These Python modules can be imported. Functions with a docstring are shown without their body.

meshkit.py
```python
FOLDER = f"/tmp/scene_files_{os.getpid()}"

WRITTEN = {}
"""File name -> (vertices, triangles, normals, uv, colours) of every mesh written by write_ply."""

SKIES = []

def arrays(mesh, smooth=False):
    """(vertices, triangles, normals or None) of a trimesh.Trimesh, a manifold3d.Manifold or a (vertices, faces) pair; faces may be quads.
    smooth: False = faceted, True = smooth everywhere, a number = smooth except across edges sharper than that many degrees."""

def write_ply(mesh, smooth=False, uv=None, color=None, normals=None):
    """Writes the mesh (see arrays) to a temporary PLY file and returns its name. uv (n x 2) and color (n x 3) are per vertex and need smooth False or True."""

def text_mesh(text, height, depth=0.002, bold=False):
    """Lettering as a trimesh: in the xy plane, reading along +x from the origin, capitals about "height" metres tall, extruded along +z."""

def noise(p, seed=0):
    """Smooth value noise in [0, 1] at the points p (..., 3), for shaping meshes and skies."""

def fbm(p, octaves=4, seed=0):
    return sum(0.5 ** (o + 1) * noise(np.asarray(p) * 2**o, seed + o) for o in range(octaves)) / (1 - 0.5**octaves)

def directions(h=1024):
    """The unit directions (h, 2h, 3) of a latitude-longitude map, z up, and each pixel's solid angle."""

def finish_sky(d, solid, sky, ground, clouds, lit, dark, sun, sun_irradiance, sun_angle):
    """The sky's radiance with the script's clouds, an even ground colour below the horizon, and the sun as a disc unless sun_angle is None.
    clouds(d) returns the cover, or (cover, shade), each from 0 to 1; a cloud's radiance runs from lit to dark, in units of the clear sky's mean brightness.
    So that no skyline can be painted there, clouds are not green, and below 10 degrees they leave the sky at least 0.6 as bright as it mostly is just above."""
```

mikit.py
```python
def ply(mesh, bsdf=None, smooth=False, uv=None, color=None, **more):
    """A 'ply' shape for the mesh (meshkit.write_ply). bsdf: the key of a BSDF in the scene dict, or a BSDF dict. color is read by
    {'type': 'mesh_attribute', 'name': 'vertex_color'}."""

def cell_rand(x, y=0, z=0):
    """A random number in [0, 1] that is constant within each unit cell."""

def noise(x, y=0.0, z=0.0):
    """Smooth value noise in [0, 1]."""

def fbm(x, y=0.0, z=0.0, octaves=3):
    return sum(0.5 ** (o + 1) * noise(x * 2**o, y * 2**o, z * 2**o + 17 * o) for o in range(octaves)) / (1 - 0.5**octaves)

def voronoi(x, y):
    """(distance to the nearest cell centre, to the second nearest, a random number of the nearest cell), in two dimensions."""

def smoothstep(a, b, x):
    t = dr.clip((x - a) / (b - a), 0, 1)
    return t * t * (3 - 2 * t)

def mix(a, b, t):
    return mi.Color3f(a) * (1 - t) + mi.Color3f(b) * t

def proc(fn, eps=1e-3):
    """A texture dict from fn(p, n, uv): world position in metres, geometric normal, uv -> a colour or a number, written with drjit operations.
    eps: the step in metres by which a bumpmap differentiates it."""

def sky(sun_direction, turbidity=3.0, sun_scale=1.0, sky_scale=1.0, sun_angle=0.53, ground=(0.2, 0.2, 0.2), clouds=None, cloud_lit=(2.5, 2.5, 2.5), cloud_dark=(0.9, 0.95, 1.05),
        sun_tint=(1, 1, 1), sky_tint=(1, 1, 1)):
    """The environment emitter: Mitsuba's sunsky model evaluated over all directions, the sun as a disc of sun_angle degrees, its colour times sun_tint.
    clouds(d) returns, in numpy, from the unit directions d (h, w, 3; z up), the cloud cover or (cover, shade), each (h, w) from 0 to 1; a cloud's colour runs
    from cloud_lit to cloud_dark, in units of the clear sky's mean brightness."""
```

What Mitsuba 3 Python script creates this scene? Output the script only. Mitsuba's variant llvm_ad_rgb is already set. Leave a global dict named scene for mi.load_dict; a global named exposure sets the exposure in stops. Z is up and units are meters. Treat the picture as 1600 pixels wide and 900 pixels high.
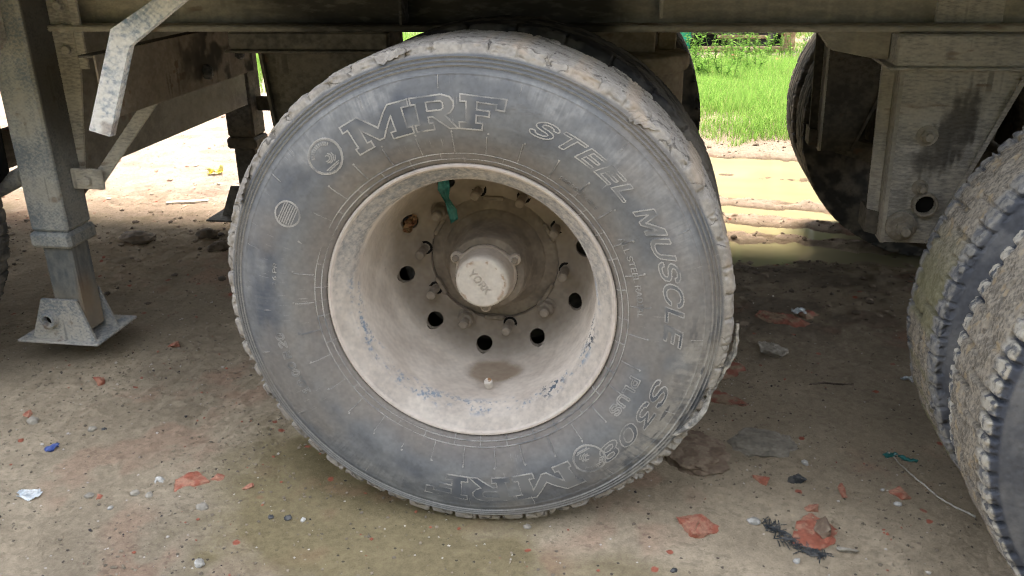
import math, numpy as np, trimesh, mitsuba as mi, drjit as dr
import manifold3d as m3
import shapely, shapely.geometry as sg, shapely.affinity as sa
from shapely.ops import unary_union
import mikit, meshkit
from mikit import noise, fbm, voronoi, smoothstep, mix, cell_rand, proc

# ---------------------------------------------------------------- camera, sky, exposure
F = 1380.0 / 800.0
PITCH, ROLL, YAW = .3852, -.0169, -.1673
EYE = np.array([.3615, -1.612, 1.2224])
_f = np.array([math.sin(YAW) * math.cos(PITCH), math.cos(YAW) * math.cos(PITCH), -math.sin(PITCH)])
_r = np.array([math.cos(YAW), -math.sin(YAW), 0.0])
_u = np.cross(_r, _f)
UP = -_r * math.sin(ROLL) + _u * math.cos(ROLL)
scene = {'camera': {'type': 'perspective', 'fov': math.degrees(2 * math.atan(1 / F)), 'fov_axis': 'x', 'near_clip': .05, 'far_clip': 300.0,
                    'to_world': mi.ScalarTransform4f().look_at(origin=EYE.tolist(), target=(EYE + _f).tolist(), up=UP.tolist())}}
scene['sky_light'] = mikit.sky([-.10, .38, 1.0], turbidity=4, sun_scale=.6, sun_angle=16.0, sky_scale=1.0,
                               clouds=lambda d: 0.75 + 0 * d[..., 0], cloud_lit=(1.7, 1.7, 1.72), ground=(.15, .14, .10))
exposure = 3.92
labels = {}
ZC = .5124            # height of the axles
rng = np.random.default_rng(7)

# ---------------------------------------------------------------- helpers
def numbered(key, taken=None):
    taken = scene if taken is None else taken
    if key not in taken and not any(k.startswith(key + '__') for k in taken):
        return key
    i = 1
    while f'{key}_{i:03d}' in taken or any(k.startswith(f'{key}_{i:03d}__') for k in taken):
        i += 1
    return f'{key}_{i:03d}'

def tag(key, label=None, cat=None, group=None, kind=None):
    labels[key] = {k: v for k, v in dict(label=label, category=cat, group=group, kind=kind).items() if v}

def add(name, mesh, bsdf, parent=None, smooth=False, label=None, cat=None, group=None, kind=None, **kw):
    key = numbered((parent + '__' if parent else '') + name)
    scene[key] = mikit.ply(mesh, bsdf, smooth=smooth, **kw)
    if label or kind:
        tag(key, label, cat, group, kind)
    return key

def copy(key, name, parent, to_world, bsdf=None):
    k = numbered(parent + '__' + name)
    scene[k] = {**scene[key], 'to_world': to_world}
    if bsdf:
        scene[k]['bsdf'] = {'type': 'ref', 'id': bsdf}
    return k

def cat_(*ms):
    return trimesh.util.concatenate([m for m in ms])

def hull(pts):
    return trimesh.convex.convex_hull(np.asarray(pts, float))

def cbox(x0, x1, y0, y1, z0, z1, c=.003):
    c = min(c, abs(x1 - x0) * .45, abs(y1 - y0) * .45, abs(z1 - z0) * .45)
    pts = []
    for sx in (0, 1):
        for sy in (0, 1):
            for sz in (0, 1):
                q = [(x0, x1)[sx], (y0, y1)[sy], (z0, z1)[sz]]
                d = [(c, -c)[sx], (c, -c)[sy], (c, -c)[sz]]
                for a in range(3):
                    p = [q[i] + (0 if i == a else d[i]) for i in range(3)]
                    pts.append(p)
    return hull(pts)

def plate_xz(pts, y0, y1):
    m = trimesh.creation.extrude_polygon(sg.Polygon(pts), y1 - y0, engine='earcut')
    v = m.vertices.copy()
    m.vertices = np.stack([v[:, 0], y0 + v[:, 2], v[:, 1]], -1)
    return m

def plate_yz(pts, x0, x1):
    m = trimesh.creation.extrude_polygon(sg.Polygon(pts), x1 - x0, engine='earcut')
    v = m.vertices.copy()
    m.vertices = np.stack([x0 + v[:, 2], v[:, 0], v[:, 1]], -1)
    return m

def bar(a, b, w, t, side=(0, 1, 0), c=.002):
    """A flat bar from a to b: w wide across, t thick along 'side'."""
    a, b, s = np.array(a, float), np.array(b, float), np.array(side, float)
    d = (b - a); L = np.linalg.norm(d); d /= L
    s = s - d * (s @ d); s /= np.linalg.norm(s)
    q = np.cross(d, s)
    m = cbox(0, L, -w / 2, w / 2, -t / 2, t / 2, c)
    v = m.vertices
    return trimesh.Trimesh(a + v[:, :1] * d + v[:, 1:2] * q + v[:, 2:] * s, m.faces, process=False)

def tube(path, r, n=10, close=True):
    p = np.asarray(path, float); r = np.broadcast_to(np.asarray(r, float), len(p))
    t = np.gradient(p, axis=0); t /= np.linalg.norm(t, axis=1, keepdims=True)
    ref = np.array([.3, .1, .95]) if abs(t[0] @ np.array([.3, .1, .95])) < .9 else np.array([1., 0, 0])
    V = []
    for i in range(len(p)):
        x = np.cross(t[i], ref); x /= np.linalg.norm(x); y = np.cross(t[i], x); ref = np.cross(x, t[i])
        a = np.arange(n) * 2 * np.pi / n
        V.append(p[i] + r[i] * (np.cos(a)[:, None] * x + np.sin(a)[:, None] * y))
    V = np.vstack(V); fs = []
    for i in range(len(p) - 1):
        for j in range(n):
            a, b = i * n + j, i * n + (j + 1) % n
            fs += [(a, b, b + n), (a, b + n, a + n)]
    if close:
        V = np.vstack([V, p[:1], p[-1:]]); A = len(V) - 2
        for j in range(n):
            fs += [(A, (j + 1) % n, j), (A + 1, (len(p) - 1) * n + j, (len(p) - 1) * n + (j + 1) % n)]
    return trimesh.Trimesh(V, fs, process=False)

def lathe_y(prof, n=96, cx=0.0, cz=0.0, a0=0.0):
    """Profile (R, y) turned about the y axis."""
    prof = np.asarray(prof, float); k = len(prof)
    a = a0 + np.arange(n) * 2 * np.pi / n
    V = np.stack([cx + np.cos(a)[:, None] * prof[:, 0], np.broadcast_to(prof[:, 1], (n, k)), cz + np.sin(a)[:, None] * prof[:, 0]], -1).reshape(-1, 3)
    i, j = np.meshgrid(np.arange(n), np.arange(k - 1), indexing='ij')
    A = i * k + j; B = ((i + 1) % n) * k + j
    f = np.concatenate([np.stack([A, B, B + 1], -1).reshape(-1, 3), np.stack([A, B + 1, A + 1], -1).reshape(-1, 3)])
    return trimesh.Trimesh(V, f, process=False)

def lathe_z(prof, n=48, cx=0.0, cy=0.0):
    m = lathe_y(prof, n)
    v = m.vertices
    return trimesh.Trimesh(np.stack([cx + v[:, 0], cy - v[:, 2], v[:, 1]], -1), m.faces, process=False)

def hexnut(p, r, h, axis='y', rot=0.0):
    """A hex head at p, standing out h towards -y."""
    a = rot + np.arange(6) * np.pi / 3
    pts = [(p[0] + r * s * math.cos(t), p[1] - y, p[2] + r * s * math.sin(t)) for t in a for y, s in ((0, 1), (h * .8, 1), (h, .86))]
    return hull(pts)

def lump(size, seed, sub=3, rough=.25, box=0.0, freq=1.6):
    m = trimesh.creation.icosphere(sub)
    v = m.vertices.copy()
    if box:
        v = np.sign(v) * np.abs(v) ** (1 - box)
        v /= np.abs(v).max()
    d = (meshkit.fbm(v * freq + seed * 3.7, 4, seed) - .5) * 2 * rough
    v = v * (1 + d[:, None]) * np.asarray(size) / 2
    return trimesh.Trimesh(v, m.faces, process=False)

def chunk(size, seed, n=14, box=.75):
    """An angular broken piece: hull of points near a box surface."""
    g = np.random.default_rng(seed)
    p = g.uniform(-1, 1, (n, 3))
    p /= (np.abs(p).max(1, keepdims=True)) ** box
    p *= g.uniform(.8, 1, (n, 1))
    m = hull(p * np.asarray(size) / 2)
    m = m.subdivide_to_size(max(size) / 11)
    v = m.vertices
    v = v + m.vertex_normals * ((meshkit.fbm(v * 60 + seed, 3, seed) - .5) * .15 * min(size) * 2)[:, None]
    return trimesh.Trimesh(v, m.faces, process=False)

def put(m, x, y, z=0.0, rz=0.0, rx=0.0, ry=0.0):
    M = trimesh.transformations.euler_matrix(rx, ry, rz)
    M[:3, 3] = x, y, z
    m = m.copy(); m.apply_transform(M); return m

# ---------------------------------------------------------------- the ground's height
def sstep(a, b, x):
    t = np.clip((x - a) / (b - a), 0, 1); return t * t * (3 - 2 * t)

RIDGES = [(2.10, .085, .030, 1.0), (2.36, .11, .034, 1.0), (2.64, .085, .033, 1.0), (3.16, .07, .021, .7), (3.66, .12, .035, .6)]   # y at x=.85, half width, height, slope
WATER = -.026

def height(x, y, fine=True):
    x, y = np.asarray(x, float), np.asarray(y, float)
    P = np.stack([x, y, 0 * x], -1)
    h = (meshkit.fbm(P * 1.3, 2, 1) - .5) * .022 + (meshkit.fbm(P * 7, 3, 2) - .5) * .013
    if fine:
        wt = np.clip(1.1 - np.hypot((x + .27) / .6, (y - .10) / .5), 0, .8)            # smooth silt by the wheel
        rg = 1 + 1.2 * sstep(.45, .65, meshkit.fbm(P * 1.8 + 5, 3, 8)) * sstep(-.1, .3, y)
        h += ((meshkit.fbm(P * 38, 3, 3) - .5) * .0075 + (meshkit.noise(P * 110, 4) - .5) * .0030) * (1 - wt) * rg
    # wheel rut
    for xc in (0.0, 1.43):
        r = np.exp(-((x - xc) / .34) ** 2) * sstep(-.16, -.02, y) * (1 - sstep(.55, .75, y))
        h = h * (1 - .8 * r) - .019 * r
    # soft mud pressed up around the wheels
    # puddle trough behind the trailer
    wob = (meshkit.fbm(np.stack([x * 1.5, y * .6, 0 * x + 9], -1), 3, 11) - .5) * .14
    trough = sstep(1.55, 1.95, y + wob) * (1 - sstep(3.62, 3.85, y + wob)) * sstep(-.75, -.2, x + wob) * (1 - sstep(4, 5, x))
    h = h * (1 - .55 * trough) - .045 * trough
    for yc, w, a, s in RIDGES:
        yy = y - yc + .17 * s * (x - .85) + wob * .7
        lum = .62 + .75 * meshkit.fbm(np.stack([x * 2.4 + yc * 7, y * 4, 0 * x], -1), 3, 21)
        h += trough * a * lum * np.exp(-(np.abs(yy) / w) ** 3)
    if fine:
        rough = trough + np.exp(-((y - 1.65) / .35) ** 2) * .6
        h += rough * (meshkit.fbm(P * 22 + 4, 3, 33) - .5) * .020 + trough * (meshkit.fbm(P * 11 + 2, 3, 35) - .5) * .022
    h += .035 * sstep(3.75, 4.3, y) + .03 * sstep(2.3, 3.2, y) * (1 - sstep(-1.3, -.8, x))
    return h

def ground_z(x, y):
    return float(height(np.array([x]), np.array([y]))[0])

def axis(lo, hi, step, far, grow=1.12):
    a = list(np.arange(lo, hi, step)); s = step; x = a[-1]
    while x < far[1]:
        s *= grow; x += s; a.append(x)
    s = step; x = a[0]; b = []
    while x > far[0]:
        s *= grow; x -= s; b.append(x)
    return np.array(b[::-1] + a)

# ---------------------------------------------------------------- materials
def principled(color, rough=.8, spec=.3, bump=None, bscale=.002, eps=1e-3, **kw):
    b = {'type': 'principled', 'base_color': color if isinstance(color, dict) else {'type': 'rgb', 'value': list(color)},
         'roughness': rough, 'specular': spec, **kw}
    if bump:
        b = {'type': 'bumpmap', 'arbitrary': proc(bump, eps=eps), 'scale': bscale, 'bsdf': b}
    return {'type': 'twosided', 'bsdf': b}

def ground_col(p, n, uv):
    big = fbm(p.x * .9, p.y * .9, 1.0, octaves=3)
    mid = fbm(p.x * 9, p.y * 9, 4.0, octaves=3)
    fin = fbm(p.x * 90, p.y * 90, 7.0, octaves=3)
    gr = noise(p.x * 420, p.y * 420, 3.0)
    c = mix((.355, .292, .210), (.475, .395, .290), smoothstep(.3, .7, big * .6 + mid * .4))
    # pale dry ground behind at the left, pinkish with brick dust
    left = smoothstep(2.15, 2.6, p.y + (mid - .5) * .6) * (1 - smoothstep(-1.2, -.5, p.x))
    c = mix(c, mix((.56, .49, .43), (.50, .38, .32), smoothstep(.45, .75, fbm(p.x * 5, p.y * 9, 2.0, octaves=3))), left)
    # unseen near ground toned dark as grassy soil, to cut bounce on the wheel
    yard = smoothstep(-1.5, -2.4, p.y + (big - .5) * .8)
    c = mix(c, mix((.09, .11, .04), (.20, .17, .11), smoothstep(.4, .6, mid)), yard)
    # mud behind: ridges pinkish brown
    trough = smoothstep(1.9, 2.15, p.y + (mid - .5) * .3) * (1 - left)
    c = mix(c, (.42, .34, .28), trough * .8)
    c = mix(c, (.20, .155, .105), trough * smoothstep(-.012, -.026, p.z))
    # churned wet mud under the far side, darkened further as trailer shade
    wm = smoothstep(.75, 1.3, p.y) * (1 - smoothstep(1.75, 2.1, p.y + (mid - .5) * .4)) * smoothstep(.1, .6, p.x + .4)
    c = mix(c, (.12, .098, .075), wm * smoothstep(.3, .6, mid) * .85)
    under_shade = smoothstep(.40, .62, fbm(p.x * 1.6 + 2, p.y * 1.6 + .5, 6.0, octaves=4) + .22 * smoothstep(.2, .9, p.y) - .10 + .20 * dr.exp(-dr.square((p.x + 1.1) / .5) - dr.square((p.y - .72) / .4))) * (1 - smoothstep(1.6, 2.0, p.y))  # shade below the trailer and leg put into the soil colour, broken by noise
    c = mix(c, (.24, .20, .15), under_shade * .45)
    # wet olive silt in front of and left of the wheel
    w = wet(p, mid)
    c = mix(c, (.235, .195, .110), w * .9)
    deepw = 1 - smoothstep(.45, 1.0, dr.sqrt(dr.square((p.x + .26) / .30) + dr.square((p.y - .26) / .30)) + (mid - .5) * .5)
    c = mix(c, (.135, .112, .060), deepw * .85)
    # brick dust patches and specks
    br = smoothstep(.60, .74, fbm(p.x * 3.1 + 5, p.y * 3.1, 8.0, octaves=3)) * smoothstep(.4, .6, mid)
    c = mix(c, (.34, .17, .12), br * .35)
    d1, d2, rnd = voronoi(p.x * 26, p.y * 26)
    c = mix(c, (.38, .13, .085), (1 - smoothstep(.16, .24, d1 + (fin - .5) * .2)) * smoothstep(.98, .983, rnd))
    d1, d2, rnd = voronoi(p.x * 60 + 3, p.y * 60)
    c = mix(c, (.06, .055, .05), (1 - smoothstep(.14, .24, d1)) * smoothstep(.97, .973, rnd) * .8)
    c = mix(c, (.62, .58, .52), (1 - smoothstep(.10, .18, d1)) * (1 - smoothstep(.018, .022, rnd)))
    pore = smoothstep(.60, .74, fbm(p.x * 55, p.y * 75, 9.0, octaves=3)) * smoothstep(.4, .62, big * .5 + mid * .5) * (1 - w)
    c = mix(c, c * .55, pore * .45)
    return c * (.74 + .36 * fin + .22 * (gr - .5) + .16 * mid)

def wet(p, mid):
    a = 1 - smoothstep(.55, 1.0, dr.sqrt(dr.square((p.x + .27) / .50) + dr.square((p.y - .10) / .44)) + (mid - .5) * .5)
    b = 1 - smoothstep(.5, 1.0, dr.sqrt(dr.square((p.x - .04) / .70) + dr.square((p.y + .20) / .17)) + (mid - .5) * .5)
    return dr.clip(a + .75 * b, 0, 1)

def ground_rough(p, n, uv):
    return .92 - .64 * wet(p, fbm(p.x * 9, p.y * 9, 4.0, octaves=3))

def ground_bump(p, n, uv):
    mid = fbm(p.x * 9, p.y * 9, 4.0, octaves=2)
    w = 1 - .85 * wet(p, mid)
    return w * (fbm(p.x * 110, p.y * 110, 3.0, octaves=3) + .35 * noise(p.x * 520, p.y * 520))

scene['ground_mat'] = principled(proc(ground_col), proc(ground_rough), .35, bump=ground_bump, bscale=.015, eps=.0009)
scene['puddle_mat'] = {'type': 'principled', 'base_color': proc(lambda p, n, uv: mix((.225, .210, .115), (.30, .28, .19), fbm(p.x * 2, p.y * 6, 1.0, octaves=3))), 'roughness': .06, 'specular': .5}

def tyre_tex(cx, style):
    def f(p, n, uv):
        x, z = p.x - cx, p.z - ZC + (.018 if style == 'muddy' else 0)
        r = dr.sqrt(x * x + z * z) * (1 / .965 if style == 'muddy' else 1); a = dr.atan2(z, x)
        ca, sa = x / dr.maximum(r, 1e-4), z / dr.maximum(r, 1e-4)
        fine = fbm(p.x * 150, p.z * 150, p.y * 150, octaves=3)
        mid = fbm(p.x * 22, p.z * 22, p.y * 22, octaves=3)
        tread = smoothstep(.502, .508, r + (mid - .5) * .004)
        if style == 'hero':
            def ring(k, m, s, o=3):
                return fbm(ca * k, sa * k, r * m + s, octaves=o)
            low = ring(1.7, 9, 2)
            streak = noise(ca * 150, sa * 150, r * 11 + 3) * .6 + .4 * noise(ca * 75, sa * 75, r * 9 + 8)
            brush = smoothstep(.42, .70, ring(5, 14, 7))
            c = mix((.128, .136, .150), (.205, .211, .217), smoothstep(.3, .7, low * .6 + mid * .4))
            band = dr.exp(-dr.square((r - .425) / .038))
            c = mix(c, (.060, .074, .104), band * smoothstep(.40, .66, ring(3.3, 14, 4, 4)) * (.6 + .4 * streak) * .85)
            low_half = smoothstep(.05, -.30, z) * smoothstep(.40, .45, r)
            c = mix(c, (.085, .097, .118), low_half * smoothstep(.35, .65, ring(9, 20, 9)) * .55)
            band2 = dr.exp(-dr.square((r - .450) / .033))
            c = mix(c, (.43, .43, .425), band2 * brush * (.35 + .65 * smoothstep(.2, .8, streak * .6 + fbm(p.x * 110, p.z * 110, 3.0, octaves=3) * .4)) * (.5 + .5 * smoothstep(-.2, .5, sa)) * .62)
            bead = 1 - smoothstep(.315, .380, r + (mid - .5) * .02)
            c = mix(c, (.190, .170, .155), bead * .8)
            rid = smoothstep(.474, .480, r) * (1 - smoothstep(.500, .506, r))
            rg = dr.maximum(dr.exp(-dr.square((r - .4835) / .0014)), dr.maximum(dr.exp(-dr.square((r - .4910) / .0014)), dr.exp(-dr.square((r - .4985) / .0014))))
            c = mix(c, (.105, .112, .124), rid * .75)
            c = mix(c, (.31, .305, .295), rid * rg * .85)
            c = mix(c, mix((.27, .25, .228), (.38, .352, .315), smoothstep(.25, .7, mid * .6 + fine * .4)), tread * .92)
            low_mud = smoothstep(-.44, -.50, z) * smoothstep(.4, .6, mid) * smoothstep(.49, .51, r)
            c = mix(c, (.22, .185, .13), low_mud * .7)
            crk = smoothstep(.022, .008, dr.abs(fbm(p.x * 16, p.z * 16, p.y * 30 + 4, octaves=3) - .5)) * tread
            c = mix(c, (.07, .065, .06), crk * .7)
            mud = smoothstep(.49, .52, r) * smoothstep(.52, .68, ring(9, 30, 5)) * smoothstep(-.05, .3, sa) * smoothstep(-.5, .1, ca)
            c = mix(c, (.40, .33, .26), mud * .75)
            c = mix(c, (.225, .205, .184), smoothstep(.48, .68, ring(2.6, 7, 21, 4)) * (1 - tread) * .6)
            scr = smoothstep(.86, .92, noise(ca * 230, sa * 230, r * 26 + 9)) * smoothstep(.5, .7, ring(4, 8, 12, 2))
            c = mix(c, (.40, .39, .38), scr * .4)
            rub = smoothstep(.41, .45, r) * smoothstep(.84, .99, ca * .90 - sa * .43)
            c = mix(c, (.37, .355, .325), rub * smoothstep(.34, .66, ring(24, 40, 3, 4) * .8 + streak * .2) * .75)
            c = mix(c, (.045, .052, .068), rub * smoothstep(.60, .70, ring(9, 60, 5)) * (1 - tread) * .7)
            return c * (.80 + .40 * fine)
        if style == 'inner':
            c = mix((.030, .031, .036), (.10, .095, .088), smoothstep(.42, .65, mid))
            low_tone = 1 - smoothstep(.28, .36, z + .09 * (mid - .5))  # paler below a set height on the wheel
            c = mix(c, (.20, .18, .155), low_tone * .8)
            return c * (.75 + .5 * fine)
        if style == 'muddy':
            c = mix((.075, .080, .092), (.135, .138, .145), smoothstep(.35, .65, mid))
            d1, d2, rnd = voronoi(a * 60, p.y * 95 + r * 60)
            yl = p.y + .30
            inn = smoothstep(.25, .266, yl)
            w = dr.select(yl > .258, yl - .300, yl); w = dr.minimum(w, .216 - w)
            mud = smoothstep(.512, .517, r) * smoothstep(.030, .044, w + (mid - .5) * .016)
            grit = smoothstep(.30, .68, fbm(p.x * 190, p.z * 190, p.y * 190, octaves=3) * .65 + .35 * fbm(p.x * 40, p.z * 40, p.y * 40, octaves=3))
            mc = mix((.115, .103, .086), (.285, .255, .21), grit)
            mc = mix(mc, (.05, .05, .05), smoothstep(.520, .5165, r) * .7)
            mc = mix(mc, (.34, .26, .15), smoothstep(.62, .72, fbm(p.x * 45, p.z * 45, p.y * 45 + 7, octaves=3)) * .5)
            mc = mix(mc, (.15, .145, .075), inn * smoothstep(.40, .62, fbm(p.x * 14, p.z * 14, 3.0, octaves=3)) * (1 - smoothstep(.05, .25, z)) * .8)
            c = mix(c, mc, mud * .92)
            pale = smoothstep(.516, .5195, r) * (1 - mud) * smoothstep(.3, .6, fbm(p.x * 90, p.z * 90, p.y * 90, octaves=3))
            c = mix(c, (.36, .34, .295), pale * (1 - .6 * inn))
            black = smoothstep(.500, .507, r) * (1 - smoothstep(.514, .5175, r)) * (1 - mud) * (1 - .5 * inn)
            c = mix(c, (.035, .042, .06), black * .8)
            return c * (.75 + .5 * fine)
        c = mix((.045, .045, .045), (.16, .145, .125), smoothstep(.35, .7, mid))
        return c * (.75 + .5 * fine)
    return f

def rub_bump(p, n, uv):
    return fbm(p.x * 260, p.z * 260, p.y * 260, octaves=2) + .6 * fbm(p.x * 70, p.z * 70, p.y * 70, octaves=2)

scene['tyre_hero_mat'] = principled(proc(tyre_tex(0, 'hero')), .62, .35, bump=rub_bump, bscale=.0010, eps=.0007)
scene['tyre_inner_mat'] = principled(proc(tyre_tex(0, 'inner')), .55, .4, bump=rub_bump, bscale=.0012, eps=.0008)
scene['tyre_muddy_mat'] = principled(proc(tyre_tex(1.405, 'muddy')), .75, .3, bump=lambda p, n, uv: fbm(p.x * 150, p.z * 150, p.y * 150, octaves=3), bscale=.0022, eps=.0009)
scene['tyre_far_mat'] = principled(proc(tyre_tex(0, 'far')), .8, .3)
scene['rib_mat'] = principled(proc(lambda p, n, uv: mix((.165, .170, .178), (.37, .36, .345), smoothstep(.26, .58, fbm(p.x * 13, p.z * 13, 1.0, octaves=3) * .6 + .4 * fbm(p.x * 70, p.z * 70, 1.0, octaves=2)))), .7, .3)
scene['letter_mat'] = principled(proc(lambda p, n, uv: mix((.108, .118, .136), (.195, .197, .200), smoothstep(.32, .58, fbm(p.x * 16, p.z * 16, 4.0, octaves=4)))), .6, .35, bump=rub_bump, bscale=.0010, eps=.0007)
scene['torn_mat'] = principled(proc(lambda p, n, uv: mix((.17, .165, .155), (.40, .38, .34), smoothstep(.3, .7, fbm(p.x * 90, p.z * 160, p.y * 90, octaves=3)))), .85, .2)

def rim_col(p, n, uv):
    x, z = p.x, p.z - ZC
    r = dr.sqrt(x * x + z * z); a = dr.atan2(z, x)
    mid = fbm(p.x * 16, p.z * 16, p.y * 16, octaves=3)
    fine = fbm(p.x * 120, p.z * 120, p.y * 120, octaves=3)
    c = mix((.465, .41, .355), (.565, .51, .45), smoothstep(.3, .7, mid))
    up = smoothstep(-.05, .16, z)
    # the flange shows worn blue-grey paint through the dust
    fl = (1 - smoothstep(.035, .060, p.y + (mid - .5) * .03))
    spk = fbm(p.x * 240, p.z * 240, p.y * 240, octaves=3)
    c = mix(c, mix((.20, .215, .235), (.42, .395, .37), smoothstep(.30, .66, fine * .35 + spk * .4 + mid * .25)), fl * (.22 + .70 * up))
    blue = smoothstep(.54, .70, fbm(a * 7, r * 40, p.y * 40, octaves=2) * .55 + fbm(a * 60, r * 130, p.y * 130, octaves=3) * .5) * smoothstep(.02, .035, p.y) * (1 - smoothstep(.05, .085, p.y)) * (1 - up)
    c = mix(c, (.17, .23, .31), blue * .85)
    lip = 1 - smoothstep(-.001, .003, p.y)
    c = mix(c, (.56, .50, .45), lip * .8)
    # dish browner; its depth and the upper barrel also carry painted shade
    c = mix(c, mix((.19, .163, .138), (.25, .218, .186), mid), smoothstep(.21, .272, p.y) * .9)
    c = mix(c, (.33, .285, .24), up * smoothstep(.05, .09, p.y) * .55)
    stain = (1 - smoothstep(.55, 1.0, dr.sqrt(dr.square((p.x - .005) / .085) + dr.square((p.y - .19) / .05)) + (mid - .5) * .5)) * (1 - smoothstep(-.2, -.15, z))
    c = mix(c, (.20, .145, .095), stain * .75)
    scuff = smoothstep(.56, .62, fbm(a * 34, p.y * 120 + r * 50, 2.0, octaves=3)) * (1 - smoothstep(.0, .22, dr.abs(a + .30))) * smoothstep(.02, .04, p.y) * (1 - smoothstep(.10, .13, p.y))
    c = mix(c, (.045, .055, .075), scuff * .9)
    scuff = smoothstep(.54, .60, fbm(a * 22, p.y * 90, 5.0, octaves=3)) * (1 - smoothstep(.06, .17, dr.abs(a + .86))) * smoothstep(.02, .035, p.y) * (1 - smoothstep(.06, .08, p.y))
    c = mix(c, (.06, .085, .125), scuff * .9)
    return c * (.84 + .30 * fine)

def fine_bump(p, n, uv):
    return fbm(p.x * 180, p.z * 180, p.y * 180, octaves=3)

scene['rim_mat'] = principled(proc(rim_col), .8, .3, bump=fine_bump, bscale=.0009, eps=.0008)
scene['hub_mat'] = principled(proc(lambda p, n, uv: mix((.195, .168, .142), (.255, .222, .188), smoothstep(.3, .7, fbm(p.x * 30, p.z * 30, p.y * 30, octaves=3))) * (.8 + .4 * fbm(p.x * 150, p.z * 150, p.y * 150, octaves=2))), .85, .2, bump=fine_bump, bscale=.001, eps=.0008)

def cap_col(p, n, uv):
    fine = fbm(p.x * 140, p.z * 140, p.y * 140, octaves=3)
    mid = fbm(p.x * 34, p.z * 34, p.y * 34, octaves=3)
    c = mix((.50, .46, .41), (.62, .58, .53), mid)
    r = dr.sqrt(dr.square(p.x) + dr.square(p.z - ZC))
    rust = smoothstep(.56, .64, fbm(p.x * 75, p.z * 75, p.y * 75, octaves=3)) * smoothstep(.044, .051, r) * smoothstep(.135, .131, p.y)
    c = mix(c, (.28, .15, .07), rust)
    c = mix(c, (.36, .31, .265), smoothstep(.133, .16, p.y) * .85)
    return c * (.86 + .28 * fine)
scene['cap_mat'] = principled(proc(cap_col), .7, .35)
scene['cap_text_mat'] = principled((.36, .325, .285), .7, .35)
scene['void_mat'] = principled((.012, .012, .012), .9, .1)

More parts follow.
